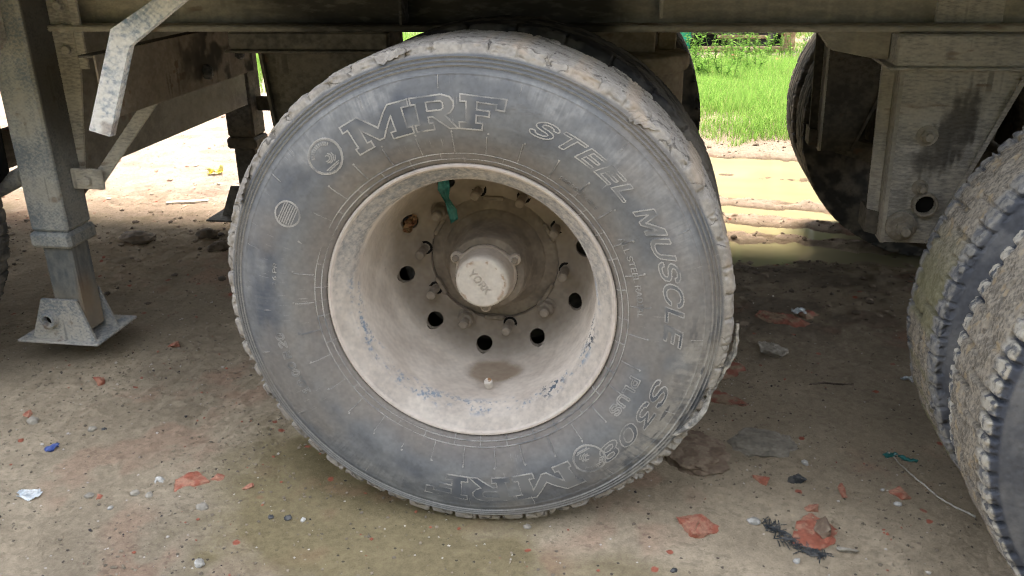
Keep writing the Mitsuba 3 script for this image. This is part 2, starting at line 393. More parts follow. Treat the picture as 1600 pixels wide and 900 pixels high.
def steel(base, dust, seed, lo=.35, hi=.65, grain=70, stretch=(1, 1, 1), extra=None):
    def f(p, n, uv):
        x, y, z = p.x * stretch[0], p.y * stretch[1], p.z * stretch[2]
        mid = fbm(x * 9 + seed, y * 9, z * 9, octaves=4)
        fine = fbm(x * grain * 1.5, y * grain * 1.5 + seed, z * grain * 1.5, octaves=4)
        run = noise(p.x * 46 + seed, p.y * 46, p.z * 3.5) * .6 + .4 * noise(p.x * 120, p.y * 120 + seed, p.z * 7)
        c = mix(base, dust, smoothstep(lo, hi, mid * .42 + fine * .36 + run * .22))
        c = mix(c, mi.Color3f(base) * .55, smoothstep(.66, .80, run) * smoothstep(.45, .65, mid) * .6)
        c = mix(c, (.16, .085, .045), smoothstep(.64, .74, fbm(x * 26 + 3, y * 26 + seed, z * 26, octaves=3)) * smoothstep(.5, .62, mid) * .55)
        if extra:
            c = extra(p, c, mid, fine)
        return c * (.88 + .24 * fbm(p.x * 200, p.y * 200, p.z * 200, octaves=2))
    return f

def hanger_stain(p, c, mid, fine):
    t = dr.clip((.86 - p.z) / .30, 0, 1)
    cx = 1.10 - .10 * t
    run = noise(p.x * 130, p.z * 22, 5.0) * .5 + fbm(p.x * 60, p.z * 60, 2.0, octaves=3) * .5
    s = 1 - smoothstep(.30, 1.15, dr.sqrt(dr.square((p.x - cx) / .066) + dr.square((p.z - .74) / .16)) + (mid - .5) * .9)
    return mix(c, (.050, .045, .038), smoothstep(.34, .74, s * .5 + run * .5) * smoothstep(0, .25, s) * .78)

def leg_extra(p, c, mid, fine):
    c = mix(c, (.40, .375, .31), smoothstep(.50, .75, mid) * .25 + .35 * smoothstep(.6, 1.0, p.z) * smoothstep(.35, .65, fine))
    side = smoothstep(-1.2945, -1.2905, p.x)          # darker right-hand face, strongest towards the top
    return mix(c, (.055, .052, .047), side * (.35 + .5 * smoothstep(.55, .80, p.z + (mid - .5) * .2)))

def inner_tube(p, c, mid, fine):
    rust = dr.exp(-dr.square((p.x + 1.298) / .008)) * (1 - smoothstep(.22, .34, p.z)) * smoothstep(.35, .6, mid)
    c = mix(c, (.30, .16, .06), rust * .8)
    return mix(c, (.32, .27, .20), (1 - smoothstep(.20, .30, p.z + (mid - .5) * .06)) * .6)

def panel_smear(p, c, mid, fine):
    s = smoothstep(.50, .70, fbm(p.y * 14, p.z * 14, 3.0, octaves=3)) * smoothstep(.72, .95, p.y + (mid - .5) * .3)
    return mix(c, (.03, .028, .025), s * .9)

def beam_dark(p, c, mid, fine):  # darker blotchy stretch of beam around the middle wheel
    s = smoothstep(-.95, -.55, p.x + (mid - .5) * .5) * (1 - smoothstep(.22, .36, p.x + (mid - .5) * .4))
    return mix(c, mix((.020, .019, .018), (.07, .066, .06), smoothstep(.5, .7, fine)), s * .9)
scene['beam_mat'] = principled(proc(steel((.33, .315, .275), (.50, .47, .40), 1, grain=60, stretch=(.35, 1, 1), extra=beam_dark)), .75, .3, bump=fine_bump, bscale=.0008, eps=.001)
scene['hanger_mat'] = principled(proc(steel((.26, .255, .24), (.54, .515, .46), 2, .3, .62, 110, (.45, 1, 1.4), hanger_stain)), .8, .3, bump=fine_bump, bscale=.0012, eps=.0009)
scene['bolt_mat'] = principled(proc(steel((.24, .22, .185), (.42, .385, .32), 12, grain=70)), .75, .3)
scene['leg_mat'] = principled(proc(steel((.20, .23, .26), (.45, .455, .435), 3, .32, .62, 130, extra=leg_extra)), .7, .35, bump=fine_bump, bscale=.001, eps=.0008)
scene['leg_tube_mat'] = principled(proc(steel((.10, .12, .14), (.20, .21, .21), 4, .35, .65, 60, (1, 1, .4), inner_tube)), .45, .5)
scene['foot_mat'] = principled(proc(steel((.22, .25, .28), (.50, .48, .44), 5, .35, .6, 120)), .75, .3, bump=fine_bump, bscale=.001, eps=.0008)
scene['bar_mat'] = principled(proc(steel((.20, .27, .36), (.76, .76, .74), 6, .32, .56, 150, (.6, 1, .6))), .7, .3, bump=fine_bump, bscale=.0014, eps=.0008)
scene['panel_mat'] = principled(proc(steel((.28, .24, .195), (.40, .345, .285), 7, grain=50, extra=panel_smear)), .75, .3)
scene['plate_mat'] = principled(proc(steel((.20, .19, .175), (.28, .265, .24), 8, grain=40)), .6, .4)
scene['dark_steel_mat'] = principled(proc(steel((.07, .066, .058), (.16, .145, .12), 9, grain=50)), .75, .3)
scene['spring_mat'] = principled(proc(steel((.22, .185, .135), (.34, .29, .215), 10, grain=50)), .8, .3)

def speck(a, b, f=60, lo=.35, hi=.65, gain=.5):
    return proc(lambda p, n, uv: mix(a, b, smoothstep(lo, hi, fbm(p.x * f, p.y * f, p.z * f, octaves=3))) * (1 - gain / 2 + gain * fbm(p.x * f * 4, p.y * f * 4, p.z * f * 4, octaves=2)))
scene['brick_mat'] = principled(speck((.38, .135, .09), (.46, .24, .17), 60), .9, .2)
scene['brick_dusty_mat'] = principled(speck((.30, .12, .085), (.33, .24, .17), 40), .9, .2)
scene['stone_mat'] = principled(speck((.30, .275, .235), (.42, .385, .325), 40), .9, .2)
scene['slate_mat'] = principled(speck((.24, .22, .185), (.31, .28, .235), 40), .85, .2)
scene['clod_mat'] = principled(speck((.21, .155, .115), (.32, .25, .19), 45), .95, .2)
scene['mud_mat'] = principled(speck((.085, .068, .05), (.17, .135, .10), 45), .85, .3)
scene['black_mat'] = principled(speck((.035, .04, .045), (.11, .11, .11), 70), .6, .4)
scene['white_mat'] = principled(speck((.36, .35, .32), (.58, .57, .54), 90), .6, .4)
scene['paper_mat'] = principled(speck((.50, .56, .60), (.72, .75, .76), 60), .6, .4)
scene['teal_mat'] = principled(speck((.02, .13, .125), (.05, .20, .19), 60), .5, .4)
scene['blue_mat'] = principled(speck((.05, .09, .32), (.12, .17, .40), 60), .5, .4)
scene['yellow_mat'] = principled(speck((.62, .55, .06), (.70, .66, .25), 60), .5, .4)
scene['brown_leaf_mat'] = principled(speck((.13, .055, .03), (.25, .16, .09), 60), .8, .2)
scene['cord_mat'] = principled(speck((.40, .37, .31), (.55, .52, .46), 60), .7, .3)
scene['green_plastic_mat'] = principled((.01, .26, .15), .35, .5)
scene['wood_mat'] = principled(speck((.25, .17, .10), (.36, .26, .16), 20), .85, .2)
scene['gravel_mat'] = principled({'type': 'mesh_attribute', 'name': 'vertex_color'}, .85, .25)
scene['grass_mat'] = {'type': 'principledthin', 'base_color': {'type': 'mesh_attribute', 'name': 'vertex_color'}, 'roughness': .55, 'diff_trans': .9, 'spec_trans': 0.0}

# ---------------------------------------------------------------- ground, puddles
gx = axis(-2.6, 2.3, .0085, (-90, 90)); gy = axis(-.55, 2.4, .0085, (-40, 150), 1.035)
X, Y = np.meshgrid(gx, gy, indexing='ij')
Z = height(X, Y)
fade = np.exp(-(np.maximum(np.hypot(X, Y) - 12, 0) / 12) ** 2)
Z = Z * fade
i, j = np.meshgrid(np.arange(len(gx) - 1), np.arange(len(gy) - 1), indexing='ij')
a = i * len(gy) + j
quads = np.stack([a, a + len(gy), a + len(gy) + 1, a + 1], -1).reshape(-1, 4)
add('ground', (np.stack([X, Y, Z], -1).reshape(-1, 3), quads), 'ground_mat', smooth=True, label='sandy mud ground under and around the parked trailer, wet silt in places', kind='structure')
pw = trimesh.creation.extrude_polygon(sg.Polygon([(-1.1, 1.6), (4.6, 1.6), (4.6, 4.05), (-1.1, 4.05)]), .001, engine='earcut')
add('puddle', (np.array([[-1.1, 1.6, WATER], [4.6, 1.6, WATER], [4.6, 4.05, WATER], [-1.1, 4.05, WATER]]), np.array([[0, 1, 2, 3]])), 'puddle_mat',
    label='shallow yellowish muddy puddles between ridges of mud behind the trailer', kind='structure')

# ---------------------------------------------------------------- tyres
PROF = np.array([(.2965, .010), (.300, .003), (.306, -.004), (.318, -.010), (.335, -.018), (.360, -.027), (.390, -.032), (.420, -.031), (.450, -.025),
                 (.470, -.018), (.485, -.0105), (.498, -.0045), (.508, -.0008), (.5165, .0026), (.5215, .0056), (.5243, .0105), (.5252, .020), (.5256, .045), (.5262, .108)])

def dense(step):
    from scipy.interpolate import PchipInterpolator
    s = np.r_[0, np.cumsum(np.hypot(*np.diff(PROF, axis=0).T))]
    fr, fy = PchipInterpolator(s, PROF[:, 0]), PchipInterpolator(s, PROF[:, 1])
    t = np.arange(0, s[-1], step)
    return fr(t), fy(t)
_R, _Y = dense(.0005)
_m = _R < .5240
def side_y(r):
    return np.interp(r, _R[_m], _Y[_m])

def tyre_mesh(pitches=60, per=12, step=.0022, slot=.07, slot_deep=.008, lug_in=.034, seed=1, chip=.004, ridges=True, grooves=(.046, .086, .130, .170), jag=.0025, groove_deep=.008, muddy=0.0):
    R1, Y1 = dense(step)
    keep = Y1 < .1075
    R1, Y1 = R1[keep], Y1[keep]
    R = np.r_[R1, [.5262], R1[::-1]]; Yp = np.r_[Y1, [.108], .216 - Y1[::-1]]
    dR, dY = np.gradient(R), np.gradient(Yp)
    L = np.hypot(dR, dY); nr, ny = dY / L, -dR / L
    u = np.linspace(0, 1, per, endpoint=False)
    u = np.sort(np.r_[u[(u > slot * 1.6) & (u < 1 - slot * 1.6)], 0, slot * .5, slot * .8, slot * 1.3, 1 - slot * .5, 1 - slot * .8, 1 - slot * 1.3])
    t = (np.arange(pitches)[:, None] + u).ravel() / pitches
    ang = t * 2 * np.pi
    g = np.random.default_rng(seed)
    A, RR = np.meshgrid(ang, R, indexing='ij'); YY = np.broadcast_to(Yp, A.shape)
    P = np.stack([RR * np.cos(A), YY, RR * np.sin(A)], -1)
    d = np.zeros_like(A)
    w = np.minimum(YY, .216 - YY)                       # distance from the nearer side
    tread = sstep(.509, .517, RR)
    # rib grooves with slightly wandering walls
    for gy_ in grooves:
        wob = .0012 * np.sin(A * pitches) + .002 * (meshkit.noise(P * 40, seed) - .5)
        d -= tread * groove_deep * (1 - sstep(.0026, .0048, np.abs(YY - gy_ + wob))) * (1 - muddy)
    # lateral slots in the shoulder
    ph = (A * pitches / (2 * np.pi)) % 1.0
    ph = np.minimum(ph, 1 - ph)
    cell = np.floor(A * pitches / (2 * np.pi) + .5).astype(int) % pitches
    deep = g.uniform(.5, 1.1, pitches)
    if ridges:                                            # worn nearly flat over the top, deep below
        ca = np.degrees(np.arange(pitches) / pitches * 2 * np.pi)
        deep = deep * (.28 + .72 * sstep(165, 200, ca) * (1 - sstep(330, 350, ca)))
    deep = deep[cell] * slot_deep
    lug = sstep(.504, .511, RR) * (1 - sstep(lug_in, lug_in + .006, w))
    d -= lug * deep * (1 - sstep(slot * .55, slot * .95, ph))
    # blocks worn unevenly, chipped and cracked
    blk = np.floor(A * pitches / (2 * np.pi)).astype(int) % pitches
    d += lug * (g.uniform(-1, 1, pitches)[blk]) * jag
    n1 = meshkit.fbm(P * 55, 3, seed + 3)
    d -= lug * chip * sstep(.52, .68, n1) * 1.6 * ((.35 + .65 * sstep(.05, .35, -np.sin(A))) if ridges else 1)
    d += tread * (meshkit.fbm(P * 120, 3, seed + 5) - .5) * .0030
    if muddy:
        n2 = meshkit.fbm(P * 34, 4, seed + 9)
        cake = tread * sstep(.022, .045, w)
        d += cake * (.001 + .010 * (n2 - .42)) * muddy
        d += cake * (meshkit.fbm(P * 130, 2, seed + 8) - .5) * .0032
        row = np.abs(YY - .108) < .045                     # worn block edges still showing through the mud
        pj = (A * pitches * .5 / (2 * np.pi) + .5 * (YY > .108)) % 1.0
        d -= cake * .0085 * (1 - sstep(.05, .09, np.minimum(pj, 1 - pj))) * sstep(.35, .6, meshkit.fbm(P * 9, 2, seed + 2))
        d -= cake * .009 * (1 - sstep(.003, .0065, np.abs(YY - .108 + .003 * np.sin(A * 40)))) * sstep(.35, .6, meshkit.fbm(P * 8, 2, seed + 1))
    if ridges:
        for rr in (.4835, .4910, .4985):
            d += .0036 * np.exp(-((RR - rr) / .0013) ** 2) * (YY < .108)
        d += .0012 * np.exp(-((RR - .4700) / .001) ** 2) * (YY < .108)
    d += (meshkit.fbm(P * 7, 2, seed) - .5) * .003 * (1 - tread)
    V = P + d[..., None] * np.stack([nr * np.cos(A), np.broadcast_to(ny, A.shape), nr * np.sin(A)], -1)
    V[..., 2] = np.maximum(V[..., 2], -(ZC + .014))
    n, k = A.shape
    ii, jj = np.meshgrid(np.arange(n), np.arange(k - 1), indexing='ij')
    q0 = ii * k + jj; q1 = ((ii + 1) % n) * k + jj
    f = np.stack([q0, q0 + 1, q1 + 1, q1], -1).reshape(-1, 4)
    return V.reshape(-1, 3), f

def shift(vf, x, y, flip=False):
    v, f = vf
    v = v.copy()
    if flip:
        v[:, 1] = .216 - v[:, 1]; f = f[:, ::-1]
    return v + [x, y, ZC], f

TR = 'semi_trailer'
tag(TR, 'dusty grey flatbed semi trailer with dual wheels, chassis beam, hangers and landing legs', 'trailer')
W = TR + '__wheel'
tag(W, 'near wheel in the middle, grey worn tyre with torn tread edge round a deep dusty cream rim')
hero = tyre_mesh(60, 15, .0012, .085, .0120, seed=4, chip=.007, jag=.0030)
add('tyre', shift(hero, 0, 0), 'tyre_hero_mat', W, smooth=40, label='worn dusty grey tyre with raised lettering and chipped tread edge')

# ---- raised lettering and mould lines on the side wall
def text_poly(text, h, bold=True):
    m = meshkit.text_mesh(text, h, .002, bold)
    tri = m.triangles[m.face_normals[:, 2] > .9][:, :, :2]
    return unary_union([sg.Polygon(t).buffer(1e-6) for t in tri])

def wrap(poly, r0, a0, h=.0012, fit=None, step=.004, inward=False):
    """Lays a flat shape (x along, y up) on the side wall: x runs clockwise from the angle a0, y outwards from the radius r0."""
    if fit:
        b = poly.bounds
        poly = sa.translate(poly, -b[0], 0)
        poly = sa.scale(poly, fit / (b[2] - b[0]), 1, origin=(0, 0))
    geoms = [g for g in getattr(poly, 'geoms', [poly]) if g.geom_type == 'Polygon' and g.area > 1e-8]
    if not geoms:
        return None
    m = cat_(*[trimesh.creation.extrude_polygon(shapely.segmentize(g, step), h + .0012, engine='earcut') for g in geoms])
    if inward:
        m = m.subdivide_to_size(.010)
    v = m.vertices
    r = r0 + v[:, 1]; rm = r0 + .5 * (poly.bounds[1] + poly.bounds[3])
    a = np.radians(a0) - v[:, 0] / rm
    top = v[:, 2]
    y = side_y(r) - top + .0012
    return trimesh.Trimesh(np.stack([r * np.cos(a), y, ZC + r * np.sin(a)], -1), m.faces, process=False)

def outline(poly, w=.0022):
    return poly.buffer(0).boundary.buffer(w / 2, cap_style=2, join_style=2)

def letter(name, poly, r0, a0, a1, w=.0024, label=None, solid=False, h=.0012):
    rm = r0 + .5 * (poly.bounds[1] + poly.bounds[3])
    b = poly.bounds
    poly = sa.translate(poly, -b[0], 0)
    poly = sa.scale(poly, abs(math.radians(a0 - a1)) * rm / (b[2] - b[0]), 1, origin=(0, 0))
    if w >= .0020 and not solid:                              # the raised body of the letter under its moulded edge
        add('letter_face', wrap(poly, r0, a0, .0006, inward=True), 'letter_mat', W)
    m = wrap(poly if solid else outline(poly, w), r0, a0, h)
    return add(name, m, 'rib_mat', W, label=label)

def P_(*pts):
    return sg.Polygon(pts)
M_ = P_((0, 0), (.34, 0), (.34, .2), (.26, .2), (.26, .62), (.50, .12), (.60, .12), (.86, .66), (.86, .2), (.76, .2), (.76, 0), (1.18, 0), (1.18, .2), (1.08, .2), (1.08, .8), (1.2, .8), (1.2, 1), (.86, 1), (.57, .46), (.30, 1), (-.04, 1), (-.04, .8), (.06, .8), (.06, .2), (0, .2))
R_ = P_((1.24, 0), (1.58, 0), (1.58, .2), (1.5, .2), (1.5, .38), (1.58, .38), (1.86, 0), (2.02, 0), (1.80, .40), (1.90, .48), (1.96, .62), (1.96, .78), (1.90, .92), (1.76, 1), (1.24, 1), (1.24, .8), (1.32, .8), (1.32, .2), (1.24, .2)).difference(P_((1.5, .56), (1.74, .56), (1.78, .62), (1.78, .76), (1.74, .82), (1.5, .82)))
F_ = P_((1.98, 0), (2.40, 0), (2.40, .2), (2.28, .2), (2.28, .42), (2.50, .42), (2.50, .58), (2.28, .58), (2.28, .8), (2.60, .8), (2.60, .66), (2.74, .66), (2.74, 1), (2.0, 1), (2.0, .8), (2.10, .8), (2.10, .2), (1.98, .2))
MRF = sa.scale(sg.MultiPolygon([M_.buffer(0), R_.buffer(0), F_.buffer(0)][:1] + [R_.buffer(0)] + [sa.translate(F_.buffer(0), .07, 0)]), .063, .063, origin=(0, 0))
letter('lettering', MRF, .3725, 122, 78, .0028, label='large raised slab letters MRF at the top of the tyre')
letter('lettering', MRF, .3875, -57, -104, .0026, label='large raised slab letters MRF at the bottom of the tyre')
def italic(t, h):
    return sa.skew(text_poly(t, h), xs=16, origin=(0, 0))
letter('lettering', italic('STEEL', .029), .390, 70.5, 38, .0022, label='raised italic word STEEL on the side wall')
letter('lettering', italic('MUSCLE', .034), .394, 34.5, -7, .0022, label='raised italic word MUSCLE on the side wall')
letter('lettering', italic('S308', .034), .401, -17.5, -49, .0022, label='raised characters S308 on the side wall')
letter('lettering', text_poly('PLUS', .020), .353, -20, -35, .0019, label='raised word PLUS on the side wall')
letter('lettering', text_poly('10.00 R 20', .017), .400, -150, -170.5, .0016, label='raised size marking 10.00 R 20')
letter('lettering', text_poly('REGROOVABLE', .0085, False), .334, 56.5, 41, label='small raised word REGROOVABLE', solid=True)
letter('lettering', text_poly('ALL STEEL RADIAL', .0115, False), .340, 29, 1, label='small raised words ALL STEEL RADIAL', solid=True)
letter('lettering', text_poly('16 PR', .0085, False), .398, 174, 167, solid=True)

def emblem(r0, a0, sx, sy, lines):
    parts = [sa.scale(sg.Point(0, 0).buffer(1, 24), sx, sy).boundary.buffer(.0012), sa.scale(sg.Point(0, 0).buffer(1, 24), sx * .93, sy * .93).boundary.buffer(.0006)]
    parts += [sg.LineString([(x * sx, y * sy) for x, y in l]).buffer(.0010, cap_style=2) for l in lines]
    return wrap(unary_union(parts), r0, a0, .0012)
ticks = [[(.80 * math.cos(t), .80 * math.sin(t)), (.62 * math.cos(t), .62 * math.sin(t))] for t in np.linspace(.7, 2.6, 12)]
waves = [[(q * math.cos(t), -.12 + .8 * q * math.sin(t)) for t in np.linspace(-2.6 + .5 * k, 1.5 - .6 * k, 10)] for k, q in enumerate((.18, .30, .42, .54))] + [[(-.5, -.62), (.5, -.62)], [(-.38, -.72), (.38, -.72)]]
add('emblem', emblem(.409, 130, .036, .034, ticks + waves), 'rib_mat', W, label='oval raised emblem beside the top lettering')
add('emblem', emblem(.405, -51.5, .035, .033, ticks + waves), 'rib_mat', W, label='oval raised emblem beside the bottom lettering')
add('emblem', emblem(.404, 151, .027, .026, [[(-.8, y), (.8, y)] for y in np.linspace(-.55, .55, 7)]), 'rib_mat', W, label='small oval of raised lines on the left of the tyre')

g = np.random.default_rng(3)
def arc(r, a0, a1, w=.0022):
    p = [(r - w / 2, side_y(r - w / 2) + .001), (r - w / 2, side_y(r) - .0010), (r + w / 2, side_y(r) - .0010), (r + w / 2, side_y(r + w / 2) + .001)]
    return lathe_y(p, 240, 0, ZC)
def radial(r0, r1, a, w=.0016):
    return wrap(sg.box(-w / 2, 0, w / 2, r1 - r0), r0, a, .0010, step=.006)
ml = [arc(.3105, 180, -180), arc(.3225, 180, -180, .0018)]
for k in range(33):
    ml.append(radial(.3005, .3225, k * 360 / 33 + g.uniform(-1, 1), .0019))
for k in range(33):
    ml.append(radial(.325, .360 + g.uniform(0, .006), k * 360 / 33 + 5 + g.uniform(-.6, .6), .0015))
for k in range(15):
    ml.append(radial(.446, .470, k * 24 + g.uniform(-6, 6), .0009))
for k in range(33):
    aa = k * 360 / 33 + 5
    ml.append(wrap(sg.Point(0, 0).buffer(.0020, 6), .3635 + g.uniform(0, .004), aa, .0016))
add('mould_line', cat_(*ml), 'rib_mat', W, label='thin raised mould rings and radial lines round the bead')

# ---- torn rubber
def ribbon(c, w, t, seed):
    """A torn strip: centre line c (k x 3), half widths w, thickness t."""
    c = np.asarray(c, float); k = len(c); gg = np.random.default_rng(seed)
    V = []
    for i_ in range(k):
        d_ = c[min(i_ + 1, k - 1)] - c[max(i_ - 1, 0)]; d_ /= np.linalg.norm(d_)
        s = np.cross(d_, [0, 1, 0]); s /= np.linalg.norm(s)
        e = np.array([0, 1.0, 0]) * .8 + s * .4
        jit = gg.normal(0, .0005, (4, 3))
        V += [c[i_] + e * w[i_] + s * t + jit[0], c[i_] - e * w[i_] + s * t + jit[1], c[i_] - e * w[i_] - s * t + jit[2], c[i_] + e * w[i_] - s * t + jit[3]]
    fs = []
    for i_ in range(k - 1):
        for j_ in range(4):
            a_, b_ = 4 * i_ + j_, 4 * i_ + (j_ + 1) % 4
            fs += [(a_, b_, b_ + 4), (a_, b_ + 4, a_ + 4)]
    fs += [(0, 1, 2), (0, 2, 3), (4 * k - 4, 4 * k - 2, 4 * k - 3), (4 * k - 4, 4 * k - 1, 4 * k - 2)]
    return trimesh.Trimesh(V, fs, process=False)
def pol(r, a, y):
    return np.array([r * math.cos(math.radians(a)), y, ZC + r * math.sin(math.radians(a))])
aa = np.linspace(-26, -1.5, 26)
rr = .519 + .019 * np.exp(-((aa + 7) / 6.5) ** 2) + .006 * sstep(-6, -1, aa) + .0012 * np.sin(aa * 2.1)
add('torn_strip', ribbon([pol(r_, a_, .020) for r_, a_ in zip(rr, aa)], .009 * np.interp(aa, [-26, -18, -9, -4, -1.5], [.3, 1, .8, .3, .12]), .0025, 5), 'torn_mat', W, label='ragged strip of rubber torn off the tread edge at the right')
aa = np.linspace(-34, -17, 20)
add('torn_strip', ribbon([pol(.489 + .022 * sstep(-34, -20, -abs(a_)) + .012 * math.sin((a_ + 34) / 17 * 3.1), a_, side_y(.50) - .004) for a_ in aa], .006 * np.interp(aa, [-34, -28, -20, -17], [.2, 1.2, 1, .3]), .0020, 6), 'torn_mat', W, label='peeled sliver of rubber at the lower right shoulder')
def flap(a0, a1, r0, r1, lift, seed):
    k = 15; gg = np.random.default_rng(seed); V = []; fs = []; jag = gg.uniform(.72, 1.12, k); nz = gg.normal(0, .0006, (k, 5)); skew = gg.uniform(-2.5, 2.5)
    for s in (0, 1):
        for i_ in range(k):
            for j_ in range(5):
                a_ = a0 + (a1 - a0) * i_ / (k - 1); r_ = r0 + (r1 - r0) * j_ / 4
                e = jag[i_] * (1 - .75 * (i_ / (k - 1)) ** 1.6)
                r_ = r1 + (r_ - r1) * e
                a2 = a_ + skew * (j_ / 4 - .5)
                y_ = np.interp(r_, _R, _Y) + .0008 - lift * (1 - j_ / 4) ** 1.3 * (1 - i_ / (k - 1)) ** .7 - (0 if s else .0022) + nz[i_, j_]
                V.append(pol(r_, a2, y_))
    for s in (0, 1):
        for i_ in range(k - 1):
            for j_ in range(4):
                q = s * k * 5 + i_ * 5 + j_
                fs += [(q, q + 1, q + 6), (q, q + 6, q + 5)]
    ring = [i_ * 5 for i_ in range(k)] + [(k - 1) * 5 + j_ for j_ in range(1, 5)] + [i_ * 5 + 4 for i_ in range(k - 2, -1, -1)] + [j_ for j_ in range(3, 0, -1)]
    for q in range(len(ring)):
        a_, b_ = ring[q], ring[(q + 1) % len(ring)]
        fs += [(a_, b_, b_ + 5 * k), (a_, b_ + 5 * k, a_ + 5 * k)]
    return trimesh.Trimesh(V, fs, process=False)
add('torn_flap', flap(51.5, 45.5, .495, .519, .007, 2), 'tyre_hero_mat', W, label='lifted flap of rubber on the upper right shoulder')
add('torn_flap', flap(108, 100.5, .503, .5225, .005, 3), 'tyre_hero_mat', W, label='lifted flap of rubber on the top shoulder')
add('torn_flap', flap(156, 147, .504, .5235, .010, 4), 'tyre_hero_mat', W, label='split block of rubber on the left shoulder')

# ---- rim, with vent holes and studs
RIM = np.array([(.2935, .016), (.2975, .010), (.2995, .004), (.2990, -.001), (.2965, -.004), (.2930, -.0035), (.2900, .000), (.2850, .007), (.2780, .0135), (.2690, .021), (.2615, .031), (.2570, .043), (.2545, .055),
                (.2530, .070), (.2525, .100), (.2515, .140), (.2495, .175), (.2455, .205), (.2385, .230), (.2290, .250), (.2180, .264), (.2050, .275), (.1920, .2815), (.1800, .2845), (.1680, .2855), (.1540, .2855), (.1515, .2865), (.1510, .298)])
s_ = np.r_[0, np.cumsum(np.hypot(*np.diff(RIM, axis=0).T))]
tt = np.unique(np.r_[np.arange(0, s_[-1], .004), s_])
RIMD = np.stack([np.interp(tt, s_, RIM[:, 0]), np.interp(tt, s_, RIM[:, 1])], -1)
NA = 360
vent_a = [math.radians(11 + 36 * k) for k in range(10)]
stud_a = [math.radians(29.3 + 36 * k) for k in range(10)]
def rim_mesh():
    m = lathe_y(RIMD, NA, 0, 0)
    v, f = m.vertices, m.faces
    # cut the vents by moving the vertices near each hole's edge on to the edge, then dropping the faces inside
    keep = np.ones(len(f), bool)
    ys = v[:, 1]
    for a_ in vent_a:
        c = np.array([.2115 * math.cos(a_), .2115 * math.sin(a_)])
        tang = np.array([-math.sin(a_), math.cos(a_)]); rad = np.array([math.cos(a_), math.sin(a_)])
        q = np.stack([(v[:, [0, 2]] - c) @ rad / .0165, (v[:, [0, 2]] - c) @ tang / .0195], -1)
        dist = np.where(ys > .2, np.hypot(q[:, 0], q[:, 1]), 9)
        near = (dist > .78) & (dist < 1.2)
        qn = q[near] / dist[near, None]
        v[np.ix_(np.where(near)[0], [0, 2])] = c + qn[:, :1] * .0165 * rad + qn[:, 1:] * .0195 * tang
        dist[near] = 1.0
        keep &= ~((dist[f] <= 1.0001).all(1))
    return trimesh.Trimesh(v + [0, 0, ZC], f[keep], process=False)
rim = rim_mesh()
add('rim', rim, 'rim_mat', W, smooth=35, label='deep dished steel rim coated in cream dust')
back = lathe_y([(.296, .012), (.262, .03), (.258, .06), (.256, .12), (.256, .212), (.28, .216), (.298, .218), (.29, .205)], 96, 0, ZC)
add('rim_back', back, 'rim_mat', W, smooth=35)
for k, a_ in enumerate(vent_a):
    c = np.array([.2115 * math.cos(a_), .2115 * math.sin(a_)]); tang = np.array([-math.sin(a_), math.cos(a_)]); rad = np.array([math.cos(a_), math.sin(a_)])
    V = []
    for yy in (0, .012):
        for t in np.arange(20) * 2 * np.pi / 20:
            x_, z_ = c + .0165 * math.cos(t) * rad + .0195 * math.sin(t) * tang
            r_ = math.hypot(x_, z_)
            V.append((x_, np.interp(-r_, -RIMD[12:, 0], RIMD[12:, 1]) + yy - .0005, ZC + z_))
    fs = [(i_, (i_ + 1) % 20, 20 + (i_ + 1) % 20, 20 + i_) for i_ in range(20)]
    add('vent_edge', (np.array(V), np.array(fs)), 'hub_mat', W)
for k, a_ in enumerate(stud_a):
    x_, z_ = .1665 * math.cos(a_), ZC + .1665 * math.sin(a_)
    bare = k not in (3, 6, 8)
    L = (.050 if bare else .046) + .004 * math.sin(k * 2.3)
    r_ = .0105
    st = lathe_y([(0, .2855 - L), (r_ - .003, .2855 - L), (r_, .2855 - L + .003), (r_, .288)], 18, x_, z_)
    add('stud', st, 'hub_mat', W, smooth=40)
    if bare:
        hole = lathe_y([(.0165, .2849), (.0150, .2851), (.0105, .2853)], 20, x_ + .003, z_ + .003)
        add('stud_hole', hole, 'void_mat', W)
    else:
        nut = cat_(hexnut((x_, .2852 - .004, z_), .0195, .020, rot=k), lathe_y([(.0225, .2852), (.0225, .281), (.0195, .2795), (.010, .279)], 24, x_, z_))
        add('wheel_nut', nut, 'hub_mat', W, smooth=25)
add('valve_stem', cat_(lathe_y([(0, 0), (.0085, 0), (.0095, .002), (.0095, .018), (.006, .020), (.006, .05)], 16).apply_transform(trimesh.transformations.rotation_matrix(-1.15, [1, 0, 0])).apply_translation([.012, .115, ZC - .228])), 'cap_mat', W, smooth=40)

# ---- hub and cap
HUB = [(.150, .297), (.138, .293), (.128, .291), (.120, .289), (.117, .283), (.108, .277), (.100, .268), (.095, .250), (.091, .225), (.088, .205), (.084, .196), (.076, .192), (.070, .191)]
add('hub', lathe_y(HUB, 96, 0, ZC), 'hub_mat', W, smooth=35)
for k in range(6):
    a_ = math.radians(29 + 60 * k); tang = np.array([-math.sin(a_), 0, math.cos(a_)]); c = np.array([.1475 * math.cos(a_), .287, ZC + .1475 * math.sin(a_)])
    add('hub_lug', bar(c - tang * .023, c + tang * .023, .009, .016, side=(0, 1, 0), c=.002), 'hub_mat', W)
lobes = [math.radians(x_) for x_ in (150, 30.5, -92)]
fl = sg.Point(0, 0).buffer(.069, 32)
for a_ in lobes:
    fl = fl.union(sg.Point(.0765 * math.cos(a_), .0765 * math.sin(a_)).buffer(.0125, 12))
fl = fl.buffer(.006).buffer(-.006)
fm = trimesh.creation.extrude_polygon(fl, .010, engine='earcut')
fv = fm.vertices
fm = trimesh.Trimesh(np.stack([fv[:, 0], .192 - fv[:, 2], ZC + fv[:, 1]], -1), fm.faces[:, ::-1], process=False)
